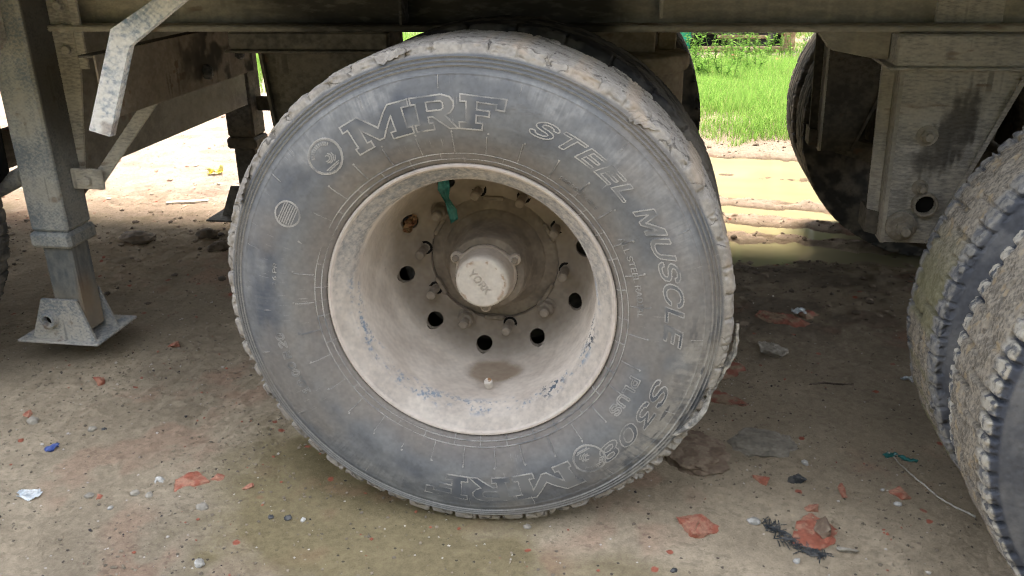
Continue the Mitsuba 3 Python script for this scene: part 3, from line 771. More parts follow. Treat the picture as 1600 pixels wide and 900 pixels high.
fm2 = trimesh.creation.extrude_polygon(fl.buffer(-.0022), .0022, engine='earcut'); fv = fm2.vertices
fm2 = trimesh.Trimesh(np.stack([fv[:, 0], .1822 - fv[:, 2], ZC + fv[:, 1]], -1), fm2.faces[:, ::-1], process=False)
CAP = [(.066, .181), (.064, .176), (.062, .166), (.0600, .150), (.0590, .142), (.0570, .1365), (.0535, .1335), (.0500, .1325), (.0, .1320)]
add('hub_cap', cat_(fm, fm2, lathe_y(CAP, 72, 0, ZC)), 'cap_mat', W, smooth=30, label='pale hub cap with three bolt lobes and rusty chipped edge')
for a_ in lobes:
    add('cap_bolt', hexnut((.0765 * math.cos(a_), .1805, ZC + .0765 * math.sin(a_)), .0078, .0065, rot=.3), 'hub_mat', W)
tp = text_poly('YORK', .0165)
tp = sa.translate(tp, -tp.centroid.x, -tp.centroid.y)
tp = sa.rotate(tp, -51, origin=(0, 0))
tm = cat_(*[trimesh.creation.extrude_polygon(g_, .0012, engine='earcut') for g_ in getattr(tp, 'geoms', [tp]) if g_.area > 1e-8])
tv = tm.vertices
add('lettering', trimesh.Trimesh(np.stack([tv[:, 0] - .002, .1324 - tv[:, 2], ZC + tv[:, 1] + .002], -1), tm.faces[:, ::-1], process=False), 'cap_text_mat', W, label='raised word YORK across the hub cap')

# ---- the other wheels
def wheel(name, label, x, y, flip, tyre_key=None, vf=None, bsdf=None, smooth=40):
    k = numbered(TR + '__' + name)
    tag(k, label)
    if vf is not None:
        if bsdf == 'tyre_muddy_mat':                       # worn smaller than the middle wheel
            vf = (vf[0] * [.965, 1, .965] - [0, 0, .018], vf[1])
        add('tyre', shift(vf, x, y, flip), bsdf, k, smooth=smooth)
    # rim: a dish on the outer or inner side
    v = rimlow.vertices.copy(); f = rimlow.faces
    if flip:
        v[:, 1] = .216 - v[:, 1]; f = f[:, ::-1]
    add('rim', trimesh.Trimesh(v + [x, y, ZC], f, process=False), 'dark_steel_mat', k, smooth=35)
    return k
RL = RIM[2:-2].copy(); RL[:, 1] = np.where(RL[:, 1] > .15, .15 + (RL[:, 1] - .15) * .55, RL[:, 1])
rimlow = lathe_y(np.r_[RL, [(.11, .2235), (0.0, .2235)]], 72, 0, 0)
innervf = tyre_mesh(30, 16, .0028, .04, .006, seed=14, chip=.003, jag=.0012, ridges=False, grooves=(.07, .146), lug_in=.03)
WI = 'wheel'
wheel(WI, 'inner twin of the middle wheel, blackish tread showing above the near tyre', 0, .322, True, vf=innervf, bsdf='tyre_inner_mat')
XR = 1.405
muddyvf = tyre_mesh(94, 13, .0020, .17, .0125, seed=24, chip=.002, jag=.0014, ridges=False, grooves=(), lug_in=.036, muddy=1.0)
YR = -.30        # the right axle's wheels stand farther out
wheel(WI, 'mud caked outer wheel at the right edge, tread blocks with black edges', XR, YR, False, vf=muddyvf, bsdf='tyre_muddy_mat')
muddy2 = tyre_mesh(84, 12, .0026, .10, .007, seed=25, chip=.004, jag=.002, ridges=False, grooves=(.11,), lug_in=.052, muddy=.8)
wheel(WI, 'mossy mud caked inner wheel behind the right outer wheel', XR, YR + .300, True, vf=muddy2, bsdf='tyre_muddy_mat')
farvf = tyre_mesh(60, 9, .004, .06, .007, seed=34, chip=.003, jag=.002, ridges=False, grooves=(.046, .086, .130, .170))
for x_, lab in ((0.0, 'far side middle'), (XR, 'far side right')):
    wheel(WI, lab + ' inner wheel in the dark under the chassis', x_ + (.035 if x_ else .0), 1.905, False, vf=farvf, bsdf='tyre_far_mat')
    wheel(WI, lab + ' outer wheel hidden behind its twin', x_ + (.035 if x_ else .0), 2.227, True, vf=farvf, bsdf='tyre_far_mat')

# ---------------------------------------------------------------- trailer frame
def trp(name, mesh, mat, parent=TR, smooth=False, label=None):
    return add(name, mesh, mat, parent, smooth=smooth, label=label)
X0, X1 = -2.6, 4.4
for yw, s in ((.72, 1), (1.75, -1)):
    beam = cat_(cbox(X0, X1, yw - .005, yw + .005, 1.001, 1.36, .001), cbox(X0, X1, yw - .075, yw + .075, .985, 1.001, .004), cbox(X0, X1, yw - .075, yw + .075, 1.36, 1.376, .004))
    trp('main_beam', beam, 'beam_mat', label='long dusty I beam of the chassis' if s > 0 else None)
for k, x_ in enumerate(np.arange(-1.9, 3.3, .52)):
    trp('crossmember', cat_(cbox(x_, x_ + .006, .726, 1.744, 1.06, 1.30, .001), cbox(x_, x_ + .06, .726, 1.744, 1.054, 1.0598, .001), cbox(x_, x_ + .06, .726, 1.744, 1.3002, 1.306, .001)), 'dark_steel_mat')
for k, x_ in enumerate(np.arange(-2.0, 3.4, .52)):
    trp('outrigger', plate_yz([(.726 - .1, 1.20), (.05, 1.36), (.05, 1.376), (.644, 1.376)], x_, x_ + .008), 'dark_steel_mat')
    trp('outrigger', plate_yz([(1.826, 1.20), (2.42, 1.36), (2.42, 1.376), (1.826, 1.376)], x_, x_ + .008), 'dark_steel_mat')
trp('deck', cbox(-5.5, 6.0, .0, 2.47, 1.38, 1.42, .004), 'dark_steel_mat')
trp('cargo_body', cbox(-5.4, 5.9, .01, 2.46, 1.4215, 3.7, .02), 'plate_mat')  # unseen load added to keep the near side in shade
trp('side_rail', cbox(-5.5, 6.0, -.02, .028, 1.16, 1.4195, .006), 'beam_mat')  # unseen rail, made deeper to darken the ground underneath
trp('side_rail', cbox(-5.5, 6.0, 2.44, 2.49, 1.15, 1.4195, .006), 'beam_mat')
trp('mudguard', cat_(cbox(-.62, .62, .04, .68, 1.165, 1.172, .001), cbox(-.62, .62, .034, .0395, 1.135, 1.172, .001)), 'dark_steel_mat')  # unseen sheet added over the wheel to darken the web behind
trp('web_stiffener', cbox(1.0, 1.15, .700, .7148, 1.0015, 1.358, .003), 'hanger_mat', label='paler welded plate on the beam web')
trp('web_stiffener', cbox(.352, .362, .65, .7148, 1.016, 1.358, .003), 'beam_mat')
trp('web_stiffener', cbox(-.30, -.292, .65, .7148, 1.0015, 1.358, .002), 'beam_mat')

def hanger(y0, s, x0, mirror, mat, bolts=True):
    """A suspension hanger: box under the beam flange, two tapering side plates, bolts, cross tube."""
    h = numbered(TR + '__suspension_hanger')
    fx = (lambda x_: 2 * x0 - x_) if mirror else (lambda x_: x_)
    yA, yB = (y0, y0 + .145) if s > 0 else (y0 - .145, y0)
    def box(a, b, *r):
        lo, hi = sorted((fx(a), fx(b)))
        return cbox(lo, hi, *r)
    cap = cat_(box(.905, 1.30, yA - .03, yB + .01, .909, .9835, .005), box(.893, 1.31, yA - .036, yB + .02, .902, .9088, .002))
    add('hanger_box', cap, mat, h)
    add('gusset', plate_xz([(fx(.735), .983), (fx(.77), .940), (fx(.86), .922), (fx(.902), .918), (fx(.902), .983)], yA + .03, yA + .10), 'beam_mat', h)
    pts = [(fx(.928), .9015), (fx(1.205), .9015), (fx(1.045), .466), (fx(.938), .466)]
    for yy in (yA, yB - .012):
        add('side_plate', plate_xz(pts, yy, yy + .012), mat, h)
    add('front_plate', plate_xz([(fx(.9275), .901), (fx(.9365), .901), (fx(.9465), .4655), (fx(.9375), .4655)], yA - .004, yB - .02), 'beam_mat', h)
    add('front_flange', plate_xz([(fx(.895), .901), (fx(.925), .901), (fx(.935), .495), (fx(.908), .495)], yA + .045, yA + .057), mat, h)
    e = .022
    add('edge_flange', plate_xz([(fx(1.206), .901), (fx(1.218), .901), (fx(1.056), .467), (fx(1.046), .467)], yA - .006, yB - .002), mat, h)
    if bolts:
        for bx, bz, r in ((1.010, .742, .017), (1.013, .612, .013)):
            add('bolt', cat_(lathe_y([(0, yA - .004), (r * 1.5, yA - .004), (r * 1.5, yA + .001)], 20, fx(bx), bz), hexnut((fx(bx), yA - .003, bz), r, .016), lathe_y([(0, yA - .030), (r * .55, yA - .030), (r * .6, yA - .010)], 12, fx(bx), bz)), 'bolt_mat', h, smooth=25)
        pin = cat_(lathe_y([(0, yA - .022), (.030, yA - .022), (.037, yA - .016), (.037, yA)], 32, fx(.980), .512), hexnut((fx(.984), yA - .018, .509), .021, .016, rot=.4), lathe_y([(0, yA - .055), (.010, yA - .055), (.0115, yA - .052), (.0115, yA - .02)], 16, fx(.984), .509))
        add('pivot_bolt', pin, 'bolt_mat', h, smooth=25, label='large round washer and pivot bolt')
        add('cross_tube', lathe_y([(.0235, yA + .13), (.0235, yA - .020), (.0255, yA - .022), (.0290, yA - .022), (.0305, yA - .019), (.0305, yA + .004)], 32, fx(1.028), .571), 'bolt_mat', h, smooth=35, label='open end of a cross tube')
        add('tube_bore', lathe_y([(0, yA - .003), (.0236, yA - .003)], 24, fx(1.028), .571), 'void_mat', h)
    return h
tag(hanger(.655, 1, 0, False, 'hanger_mat'), 'tapering dusty suspension hanger with bolts and oil stain right of the middle wheel')
hanger(1.815, -1, 0, False, 'dark_steel_mat', False)
HF = numbered(TR + '__suspension_hanger')
add('hanger_box', cat_(cbox(-.775, -.335, .655, .80, .937, .9835, .005), cbox(-.785, -.325, .648, .81, .930, .9368, .002)), 'dark_steel_mat', HF)
for yy in (.69, .79):
    add('side_plate', plate_xz([(-.702, .9295), (-.345, .9295), (-.43, .46), (-.56, .46), (-.672, .62)], yy, yy + .012), 'dark_steel_mat', HF)
add('front_plate', plate_xz([(-.7025, .9285), (-.694, .9285), (-.664, .62), (-.6725, .62)], .672, .80), 'dark_steel_mat', HF)
tag(HF, 'dark suspension hanger behind the upper left of the middle wheel')
for x_ in (0.0, XR):
    trp('axle', lathe_y([(0, .29 if x_ == 0 else .0), (.062, .29 if x_ == 0 else .0), (.062, 2.18), (0, 2.18)], 24, x_, ZC), 'dark_steel_mat', smooth=40)
    trp('brake_drum', lathe_y([(.10, .34), (.205, .345), (.21, .36), (.21, .56), (.20, .575), (.06, .58)], 48, x_, ZC), 'dark_steel_mat', smooth=35)
    trp('brake_drum', lathe_y([(.06, 1.89), (.20, 1.895), (.21, 1.91), (.21, 2.11), (.205, 2.13), (.10, 2.14)], 48, x_, ZC), 'dark_steel_mat', smooth=35)
for yy in (.70, 1.70):
    for x_ in (0.0, XR):
        arm = [(x_ - .50, .54), (x_ - .50, .48), (x_ - .10, .37), (x_ + .12, .37), (x_ + .42, .50), (x_ + .42, .545), (x_ + .10, .44), (x_ - .10, .44)]
        trp('trailing_arm', plate_xz(arm, yy - .005, yy + .075), 'dark_steel_mat')
# the spring seat behind the middle wheel
A = numbered(TR + '__air_spring')
tag(A, 'dull brown air spring with rolled rim behind the middle wheel')
add('piston', lathe_z([(0, .545), (.136, .60), (.140, .61), (.139, .868), (.137, .872)], 56, .285, .86), 'spring_mat', A, smooth=35)
add('rolled_rim', lathe_z([(.137, .866), (.143, .868), (.150, .874), (.1535, .885), (.1535, .897), (.150, .908), (.142, .914), (.12, .916), (0, .918)], 56, .285, .86), 'spring_mat', A, smooth=40)
add('bracket', cat_(cbox(.06, .345, .80, .92, .9165, .984, .003), cbox(.352, .40, .86, .98, .9175, .984, .003)), 'spring_mat', A)

# ---------------------------------------------------------------- landing legs
LX0, LX1 = -1.408, -1.289
def landing_leg(y0, y1, s, full):
    """Outer square tube, collar, inner tube, foot. y0..y1: the tube in depth, s: the side that faces the camera."""
    L = numbered(TR + '__landing_leg')
    fy = (lambda y_: y_) if s > 0 else (lambda y_: y0 + y1 - y_)
    def B(xa, xb, ya, yb, za, zb, c=.004):
        lo, hi = sorted((fy(ya), fy(yb))); return cbox(xa, xb, lo, hi, za, zb, c)
    mat = 'leg_mat' if full else 'dark_steel_mat'
    add('outer_tube', B(LX0, LX1, y0, y1, .437, 1.30, .010), mat, L, smooth=30)
    add('collar', B(LX0 - .006, LX1 + .006, y0 - .006, y1 + .006, .390, .4365, .009), mat, L, smooth=30)
    add('inner_tube', B(LX0 + .014, LX1 - .014, y0 + .014, y1 - .014, .115, .392, .007), 'leg_tube_mat' if full else mat, L, smooth=30)
    z0, z1 = .090, .098
    add('foot_plate', B(-1.520, -1.255, y0 - .02, y1 + .075, z0, z1, .002), 'foot_mat' if full else mat, L)
    for yy in (y0 + .000, y1 - .008):
        a_, b_ = sorted((fy(yy), fy(yy + .008)))
        add('foot_gusset', plate_xz([(-1.480, .0985), (-1.272, .0985), (-1.312, .228), (-1.425, .228)], a_, b_), 'foot_mat' if full else mat, L)
    ya = y0 - .022 if s > 0 else fy(y0) + .022
    add('foot_pin', lathe_y([(.0155, ya + .03 * s), (.0155, ya - .001 * s), (.018, ya - .002 * s), (.0225, ya), (.0235, ya + .003 * s), (.0235, ya + .024 * s)], 28, -1.403, .166), 'foot_mat' if full else mat, L, smooth=30)
    if full:
        add('pin_bore', lathe_y([(0, ya + .02), (.0156, ya + .02)], 20, -1.403, .166), 'void_mat', L)
        add('mounting_plate', plate_xz([(LX1 + .0005, 1.30), (-1.226, 1.30), (-1.226, .88), (-1.283, .55), (LX1 + .0005, .55)], y1 - .010, y1 - .002), 'hanger_mat', L, label='bolted mounting plate beside the leg tube')
        add('mounting_plate', cat_(cbox(-1.222, -1.196, y1 - .016, y1 - .006, .884, 1.30, .002)), 'hanger_mat', L)
        for zz in (.935, .993, 1.052):
            add('bolt', cat_(lathe_y([(0, y1 - .013), (.0165, y1 - .013), (.0165, y1 - .009)], 18, -1.2515, zz), hexnut((-1.2515, y1 - .012, zz), .0135, .012, rot=.2)), 'hanger_mat', L, smooth=20)
        add('gear_cover', put(hull([(x_, y_, z_) for x_, z_ in ((-.05, .10), (.05, .10), (.05, -.06), (.03, -.085), (-.03, -.085), (-.05, -.06)) for y_ in (-.03, .03)]), -1.392, y0 - .032, 1.035), 'hanger_mat', L)
        add('brace_tab', cbox(-1.288, -1.19, y0 + .062, y0 + .072, .552, .612, .003), 'hanger_mat', L)
        add('bolt', hexnut((-1.238, y0 + .0618, .578), .015, .010, rot=.5), 'hanger_mat', L)
    else:
        add('brace_tab', B(-1.288, -1.19, y0 + .05, y0 + .06, .54, .60, .003), mat, L)
    return L
tag(landing_leg(.55, .67, 1, True), 'nearer square landing leg at the left with flat foot lifted off the mud')
tag(landing_leg(1.80, 1.92, -1, False), 'farther landing leg in shade on the other side of the trailer')
trp('leg_brace', bar((-1.226, .627, .562), (-1.028, .690, .812), .036, .008, side=(0, 1, 0)), 'hanger_mat', label='flat diagonal brace bolted to the landing leg')
trp('leg_brace', bar((-1.20, 1.84, .56), (-.90, 1.84, .95), .040, .008, side=(0, 1, 0)), 'dark_steel_mat')
trp('leg_brace', bar((-1.348, .672, .50), (-1.348, 1.24, .70), .045, .008, side=(1, 0, 0)), 'dark_steel_mat')
trp('leg_crossmember', cat_(cbox(-1.302, -1.296, .672, 1.797, .578, .975, .001), cbox(-1.296, -1.25, .70, 1.79, .969, .975, .001)), 'plate_mat', label='deep smooth plate joining the two landing legs')
P3 = TR + '__hanging_panel'
tag(P3, 'brown stained hanging panel with a bent front bar')
add('sheet', cat_(cbox(-1.004, -.998, .40, 1.26, .795, .955, .001)), 'panel_mat', P3)
add('top_flange', cbox(-1.045, -1.0045, .40, 1.26, .949, .955, .001), 'dark_steel_mat', P3)
for yy, zz in ((.93, .838), (1.16, .868)):
    add('bolt', put(lump((.03, .05, .045), int(yy * 50), 2, .35), -.992, yy, zz), 'black_mat', P3)
bent = [(-.600, 1.140), (-.778, 1.043), (-.874, .828), (-.826, .8145), (-.743, 1.008), (-.530, 1.147)]
bm = plate_xz(bent, .145, .153)
lipm = cat_(bar((-.826, .157, .8145), (-.743, .157, 1.009), .003, .016, side=(0, 1, 0), c=.001), bar((-.743, .157, 1.009), (-.530, .157, 1.148), .003, .016, side=(0, 1, 0), c=.001), )
add('bent_bar', cat_(bm, lipm), 'bar_mat', P3, label='bent flat bar speckled blue and white hanging beside the landing leg')
trp('support_tube', tube([(-1.78, .66, .44), (-1.56, .645, .535), (-1.43, .64, .595)], .026, 14), 'leg_mat', smooth=40, label='short grey tube left of the landing leg')

# ---------------------------------------------------------------- the tractor's rear wheel at the left edge
TK = 'tractor_unit'
tag(TK, 'rear end of a tractor unit, only a muddy tyre showing at the left edge', 'truck')
add('tyre', shift(muddy2, -1.985, .33, True), 'tyre_far_mat', TK, smooth=40)
v_ = rimlow.vertices
add('rim', trimesh.Trimesh(v_ * [1, -1, 1] + [-1.985, .216 + .33, ZC], rimlow.faces[:, ::-1], process=False), 'dark_steel_mat', TK, smooth=35)
add('mudguard', plate_xz([(-2.55, .52), (-1.56, .52), (-1.475, .60), (-1.465, .90), (-1.52, 1.02), (-1.70, 1.12), (-2.2, 1.12), (-2.55, .95)], .60, .606), 'void_mat', TK)  # black sheet added to keep the gap beside the leg dark
add('axle', lathe_y([(0, .4), (.07, .4), (.07, 2.1), (0, 2.1)], 20, -1.985, ZC), 'dark_steel_mat', TK, smooth=40)
add('chassis_rail', cbox(-4.2, -1.55, .76, .83, .82, .96, .004), 'dark_steel_mat', TK)
add('chassis_rail', cbox(-4.2, -1.55, 1.64, 1.71, .82, .96, .004), 'dark_steel_mat', TK)

# ---------------------------------------------------------------- things lying on the ground
def thing(name, mesh, mat, x, y, sink, label, cat, rz=0.0, rx=0.0, ry=0.0, group=None, smooth=35):
    m = put(mesh, 0, 0, 0, rz, rx, ry)
    z = ground_z(x, y) - m.bounds[0][2] - sink
    m.apply_translation([x, y, z])
    return add(name, m, mat, smooth=smooth, label=label, cat=cat, group=group)

thing('brick_fragment', chunk((.20, .105, .07), 1, 16, .9), 'brick_dusty_mat', .80, 1.19, .032, 'long dark red brick fragment half sunk in the mud with a pale scrap on it', 'brick', rz=-.45)
thing('brick_fragment', chunk((.10, .07, .05), 2, 14), 'brick_dusty_mat', .905, 1.235, .028, 'small dark red brick end touching the long sunken brick', 'brick', rz=.3)
thing('stone', chunk((.095, .10, .05), 3, 13), 'stone_mat', .735, .905, .004, 'pale grey triangular stone on the dark mud right of the middle wheel', 'stone', rz=.4)
thing('stone', lump((.16, .125, .05), 4, 4, .34, .2, 2.4), 'slate_mat', .66, .40, .036, 'flat grey stone slab pressed into the mud right of the middle wheel', 'stone', rz=.1)
thing('brick_fragment', chunk((.16, .14, .05), 5, 15), 'brick_dusty_mat', .60, .80, .036, 'dull red brick lump close behind the right edge of the middle wheel', 'brick', rz=.6)
thing('brick_fragment', chunk((.13, .10, .04), 6, 15), 'brick_dusty_mat', .60, .63, .030, 'dark red brick lump nearest the middle wheel in its shade', 'brick', rz=-.3)
thing('mud_clod', lump((.15, .16, .05), 7, 4, .4, .1, 2.6), 'clod_mat', .495, .325, .018, 'crumbly brown clod at the lower right of the middle wheel', 'clod')
thing('brick_fragment', chunk((.105, .095, .045), 8, 16), 'brick_mat', .497, .048, .022, 'bright red brick fragment in the foreground right of the middle wheel', 'brick', rz=.5)
thing('brick_fragment', chunk((.046, .032, .02), 9, 12), 'brick_mat', .640, .225, .008, 'small oval red brick chip left of the black stone', 'brick', rz=-.2)
thing('coal_lump', chunk((.048, .034, .026), 10, 13), 'black_mat', .727, .250, .006, 'shiny black stone on the mud between the red chips', 'stone')
thing('brick_fragment', chunk((.020, .105, .014), 11, 12), 'brick_mat', .827, .228, .007, 'thin red brick sliver pointing away from the camera', 'brick', rz=.05)
thing('brick_fragment', chunk((.036, .045, .022), 12, 12), 'brick_mat', .957, .225, .010, 'rounded red brick chip left of the white cord', 'brick', rz=.6)
# the broken brick pressed flat into the ground: red frame, sandy heart
thing('brick_fragment', chunk((.135, .115, .04), 13, 18), 'brick_mat', .733, .048, .031, 'large broken red brick pressed flat into the ground with a sandy centre', 'brick', rz=.75)
thing('mortar_lump', chunk((.085, .07, .03), 14, 13), 'clod_mat', .735, .058, .004, 'sandy lump of mortar sitting in the broken red brick', 'mortar', rz=.3)
thing('brick_fragment', chunk((.045, .04, .02), 15, 12), 'brick_mat', .742, .136, .008, 'red brick corner just above the large broken brick', 'brick')
thing('stone', chunk((.05, .03, .02), 16, 12), 'stone_mat', .797, -.005, .006, 'pale stone chip at the right end of the large broken brick', 'stone', rz=.3)
# black mesh strip
net = []
gg = np.random.default_rng(12)
for k in range(150):
    t = gg.uniform(0, 1); cx_ = np.interp(t, [0, .35, 1], [.640, .678, .745]) + gg.normal(0, .007); cy_ = np.interp(t, [0, .35, 1], [.075, .018, -.030]) + gg.normal(0, .008)
    a_ = gg.uniform(0, 6.3); l_ = gg.uniform(.006, .014); z_ = ground_z(cx_, cy_) + .001 + gg.uniform(0, .004)
    net.append(tube([(cx_ - l_ * math.cos(a_), cy_ - l_ * math.sin(a_), z_), (cx_, cy_, z_ + .002), (cx_ + l_ * math.cos(a_), cy_ + l_ * math.sin(a_), z_)], .0012, 4))
add('plastic_net', cat_(*net), 'black_mat', label='frayed strip of black plastic netting beside the large broken brick', cat='netting')
cord = np.array([(.975, .378), (.985, .335), (1.0, .270), (1.033, .212), (1.068, .182), (1.100, .160)])
cx_ = np.interp(np.linspace(0, 5, 26), range(6), cord[:, 0]); cy_ = np.interp(np.linspace(0, 5, 26), range(6), cord[:, 1])
cz_ = height(cx_, cy_) + .007 + .012 * np.exp(-((np.linspace(0, 1, 26) - .45) / .2) ** 2)
add('cord', tube(np.stack([cx_, cy_, cz_], -1), np.linspace(.0013, .0026, 26), 6), 'cord_mat', smooth=True, label='thin white cord trailing from the teal scrap towards the right wheel', cat='cord')
def scrap(w, l, seed, amp=.3, n=9):
    u, v = np.meshgrid(np.linspace(-1, 1, n), np.linspace(-1, 1, n), indexing='ij')
    gg = np.random.default_rng(seed)
    P = np.stack([u * w / 2, v * l / 2 * (1 - .35 * np.abs(u) ** 2), 0 * u], -1)
    P[..., 2] = (meshkit.fbm(np.stack([u * 1.4, v * 1.4, 0 * u + seed], -1), 3, seed) - .5) * amp * min(w, l) * 2
    P[..., :2] += (meshkit.noise(np.stack([u * 2, v * 2, 0 * u + seed + 5], -1), seed)[..., None] - .5) * .25 * min(w, l)
    i_, j_ = np.meshgrid(np.arange(n - 1), np.arange(n - 1), indexing='ij'); a_ = i_ * n + j_
    q = np.stack([a_, a_ + n, a_ + n + 1, a_ + 1], -1).reshape(-1, 4)
    top = P.reshape(-1, 3); N = n * n
    q2 = q[:, ::-1] + N
    edge = [i_ * n for i_ in range(n)] + [(n - 1) * n + j_ for j_ in range(1, n)] + [i_ * n + n - 1 for i_ in range(n - 2, -1, -1)] + list(range(n - 2, 0, -1))
    qs = np.array([(edge[k], edge[(k + 1) % len(edge)], edge[(k + 1) % len(edge)] + N, edge[k] + N) for k in range(len(edge))])
    f = np.vstack([q, q2, qs])
    f = np.vstack([f[:, [0, 1, 2]], f[:, [0, 2, 3]]])
    return trimesh.Trimesh(np.vstack([top, top - [0, 0, .0008]]), f, process=False)
thing('plastic_scrap', cat_(put(scrap(.040, .022, 3, .5), -.016, .006, 0, .5), put(scrap(.044, .018, 4, .5), .020, -.010, .002, -.4)), 'teal_mat', .988, .388, .004, 'teal plastic scrap shaped like two leaves at the end of the white cord', 'litter', smooth=True)
thing('paper_scrap', scrap(.045, .035, 7, .6), 'paper_mat', .850, 1.175, -.034, 'crumpled pale scrap lying on the long dark red brick', 'litter', rz=.3, smooth=True)
thing('plastic_scrap', scrap(.05, .03, 9, .5), 'paper_mat', 1.115, .80, .0, 'pale blue scrap in the shade below the right wheels', 'litter', rz=.2, smooth=True)
for k, (x_, y_, s, lab) in enumerate([(.612, .068, .034, 'white pebble left of the large broken brick'), (.689, -.049, .022, 'white pebble at the bottom edge below the black netting'), (.757, .326, .026, 'pale pebble behind the black stone'),
                                      (.942, .185, .022, 'white pebble below the rounded red chip'), (.921, .242, .014, 'tiny bluish pebble left of the rounded red chip')]):
    thing('pebble', lump((s * .85, s * .6, s * .45), 30 + k, 2, .45), 'white_mat', x_, y_, s * .14, lab, 'pebble', rz=k)
thing('twig', tube([(-.064, 0, .004), (-.02, .006, .007), (.03, -.004, .006), (.064, .004, .004)], [.002, .003, .0025, .0015], 6), 'mud_mat', .885, .735, 0, 'thin dark twig lying in the shade right of the middle wheel', 'twig', rz=.15)
# left foreground
thing('brick_fragment', chunk((.105, .085, .04), 41, 16), 'brick_mat', -.712, .022, .030, 'wedge of red brick sunk in the mud at the lower left', 'brick', rz=.9)
thing('brick_fragment', chunk((.036, .03, .02), 42, 12), 'brick_mat', -.650, .058, .012, 'small red piece at the right tip of the sunken wedge', 'brick', rz=.2)
thing('bark_strip', tube([(-.765, -.02, .012), (-.762, .02, .018), (-.757, .055, .018), (-.742, .085, .010)], [.004, .009, .007, .003], 7).apply_translation([0, 0, ground_z(-.755, .03) - .004]), 'mud_mat', -.7555, .0325, .004, 'dark curled strip along the left edge of the sunken brick wedge', 'bark')
thing('foil_scrap', scrap(.024, .018, 14, .8), 'white_mat', -.764, -.003, -.016, 'small silvery scrap on the dark curled strip', 'litter', smooth=True)
for k, (x_, y_, s, mat, lab, cat) in enumerate([
        (-.563, .030, .028, 'brick_mat', 'single red chip in the wet silt near the middle wheel', 'brick'), (-1.128, .729, .050, 'brick_mat', 'flat red chip in the shade behind the landing leg', 'brick'),
        (-1.228, .472, .046, 'brick_mat', 'red chip on the mud below the landing leg foot', 'brick'), (-1.312, .267, .034, 'brick_mat', 'red chip beside the pale pebble at the far left', 'brick'),
        (-1.250, .155, .024, 'brick_mat', 'small red chip left of the blue scrap', 'brick'), (-.918, -.055, .026, 'stone_mat', 'grey pebble just left of the tiny red chip', 'pebble'), (-.892, -.056, .020, 'brick_mat', 'tiny red chip beside the grey pebble', 'brick'),
        (-1.279, .240, .042, 'stone_mat', 'pale rounded pebble beside the red chip at the far left', 'pebble'), (-1.081, .210, .028, 'stone_mat', 'pale pebble left of its dark twin', 'pebble'), (-1.053, .218, .020, 'black_mat', 'dark pebble right of its pale twin', 'pebble'),
        (-.815, -.032, .026, 'stone_mat', 'grey pebble left of the sunken brick wedge', 'pebble'), (-.777, -.034, .026, 'stone_mat', 'grey pebble touching the left foot of the sunken wedge', 'pebble'), (-.631, -.058, .034, 'stone_mat', 'buff pebble below the sunken brick wedge', 'pebble'),
        (-.841, -.092, .016, 'white_mat', 'white pebble near the bottom left', 'pebble'), (-.542, -.245, .030, 'white_mat', 'white pebble at the bottom edge left of the middle', 'pebble'), (.436, -.123, .018, 'black_mat', 'blue black pebble at the bottom edge', 'pebble'),
        (-.46, -.070, .018, 'black_mat', 'black pebble in the row left of the tyre', 'pebble'), (-.42, -.068, .022, 'black_mat', 'black pebble second in the row left of the tyre', 'pebble'), (-.385, -.066, .016, 'white_mat', 'white pebble ending the row left of the tyre', 'pebble'), (.115, .0, .022, 'stone_mat', 'pebble right under the tyre bottom', 'pebble')]):
    thing('brick_chip' if cat == 'brick' else 'pebble', chunk((s, s * .75, s * .6), 60 + k, 11, .5) if cat == 'brick' else lump((s * .82, s * .66, s * .5), 60 + k, 2, .45), mat, x_, y_, s * .17, lab, cat, rz=k * 1.3)
thing('plastic_scrap', scrap(.034, .020, 21, .7), 'blue_mat', -1.138, .121, .002, 'bright blue scrap on the mud at the left', 'litter', rz=.5, smooth=True)
thing('paper_scrap', scrap(.052, .040, 22, .35), 'paper_mat', -1.054, -.079, .002, 'pale blue paper square on the mud at the far left', 'litter', rz=.35, smooth=True)
thing('wrapper', scrap(.075, .05, 23, .8), 'yellow_mat', -2.0, 2.75, .002, 'crumpled yellow wrapper on the bright ground behind', 'litter', rz=.4, smooth=True)
thing('plank', cbox(-.10, .10, -.015, .015, 0, .012, .002), 'white_mat', -1.91, 2.27, .002, 'thin white strip lying on the bright ground behind the left leg', 'strip', rz=.30)
# scrap of cloth and a leaf caught in the wheel
def strip3(path, w, seed):
    path = np.asarray(path, float); k = len(path); V = []
    gg = np.random.default_rng(seed)
    for i_ in range(k):
        a_ = .5 + 1.1 * math.sin(i_ * 1.7 + seed)
        s = np.array([math.cos(a_), math.sin(a_) * .8, .15]) * w[i_]
        nrm = np.array([-math.sin(a_), math.cos(a_), 0]) * .0008
        for j_ in (-1, -.3, .4, 1):
            V.append(path[i_] + s * j_ + gg.normal(0, .001, 3) + nrm)
    fs = []
    for i_ in range(k - 1):
        for j_ in range(3):
            q = i_ * 4 + j_; fs += [(q, q + 1, q + 5), (q, q + 5, q + 4)]
    V = np.array(V); N = len(V)
    fs2 = [(c + N, b + N, a_ + N) for a_, b, c in fs]
    return trimesh.Trimesh(np.vstack([V, V + [0, .0012, .0004]]), fs + fs2, process=False)
sp = np.array([(-.098, .205, .245), (-.096, .215, .215), (-.100, .235, .180), (-.094, .245, .150), (-.086, .250, .125), (-.082, .246, .108), (-.086, .240, .098)]) + [0, 0, ZC]
add('cloth_scrap', strip3(sp, [.012, .013, .015, .013, .012, .011, .005], 3), 'teal_mat', label='torn teal cloth strip hanging inside the rim at the upper left', cat='cloth')
a_ = vent_a[4]
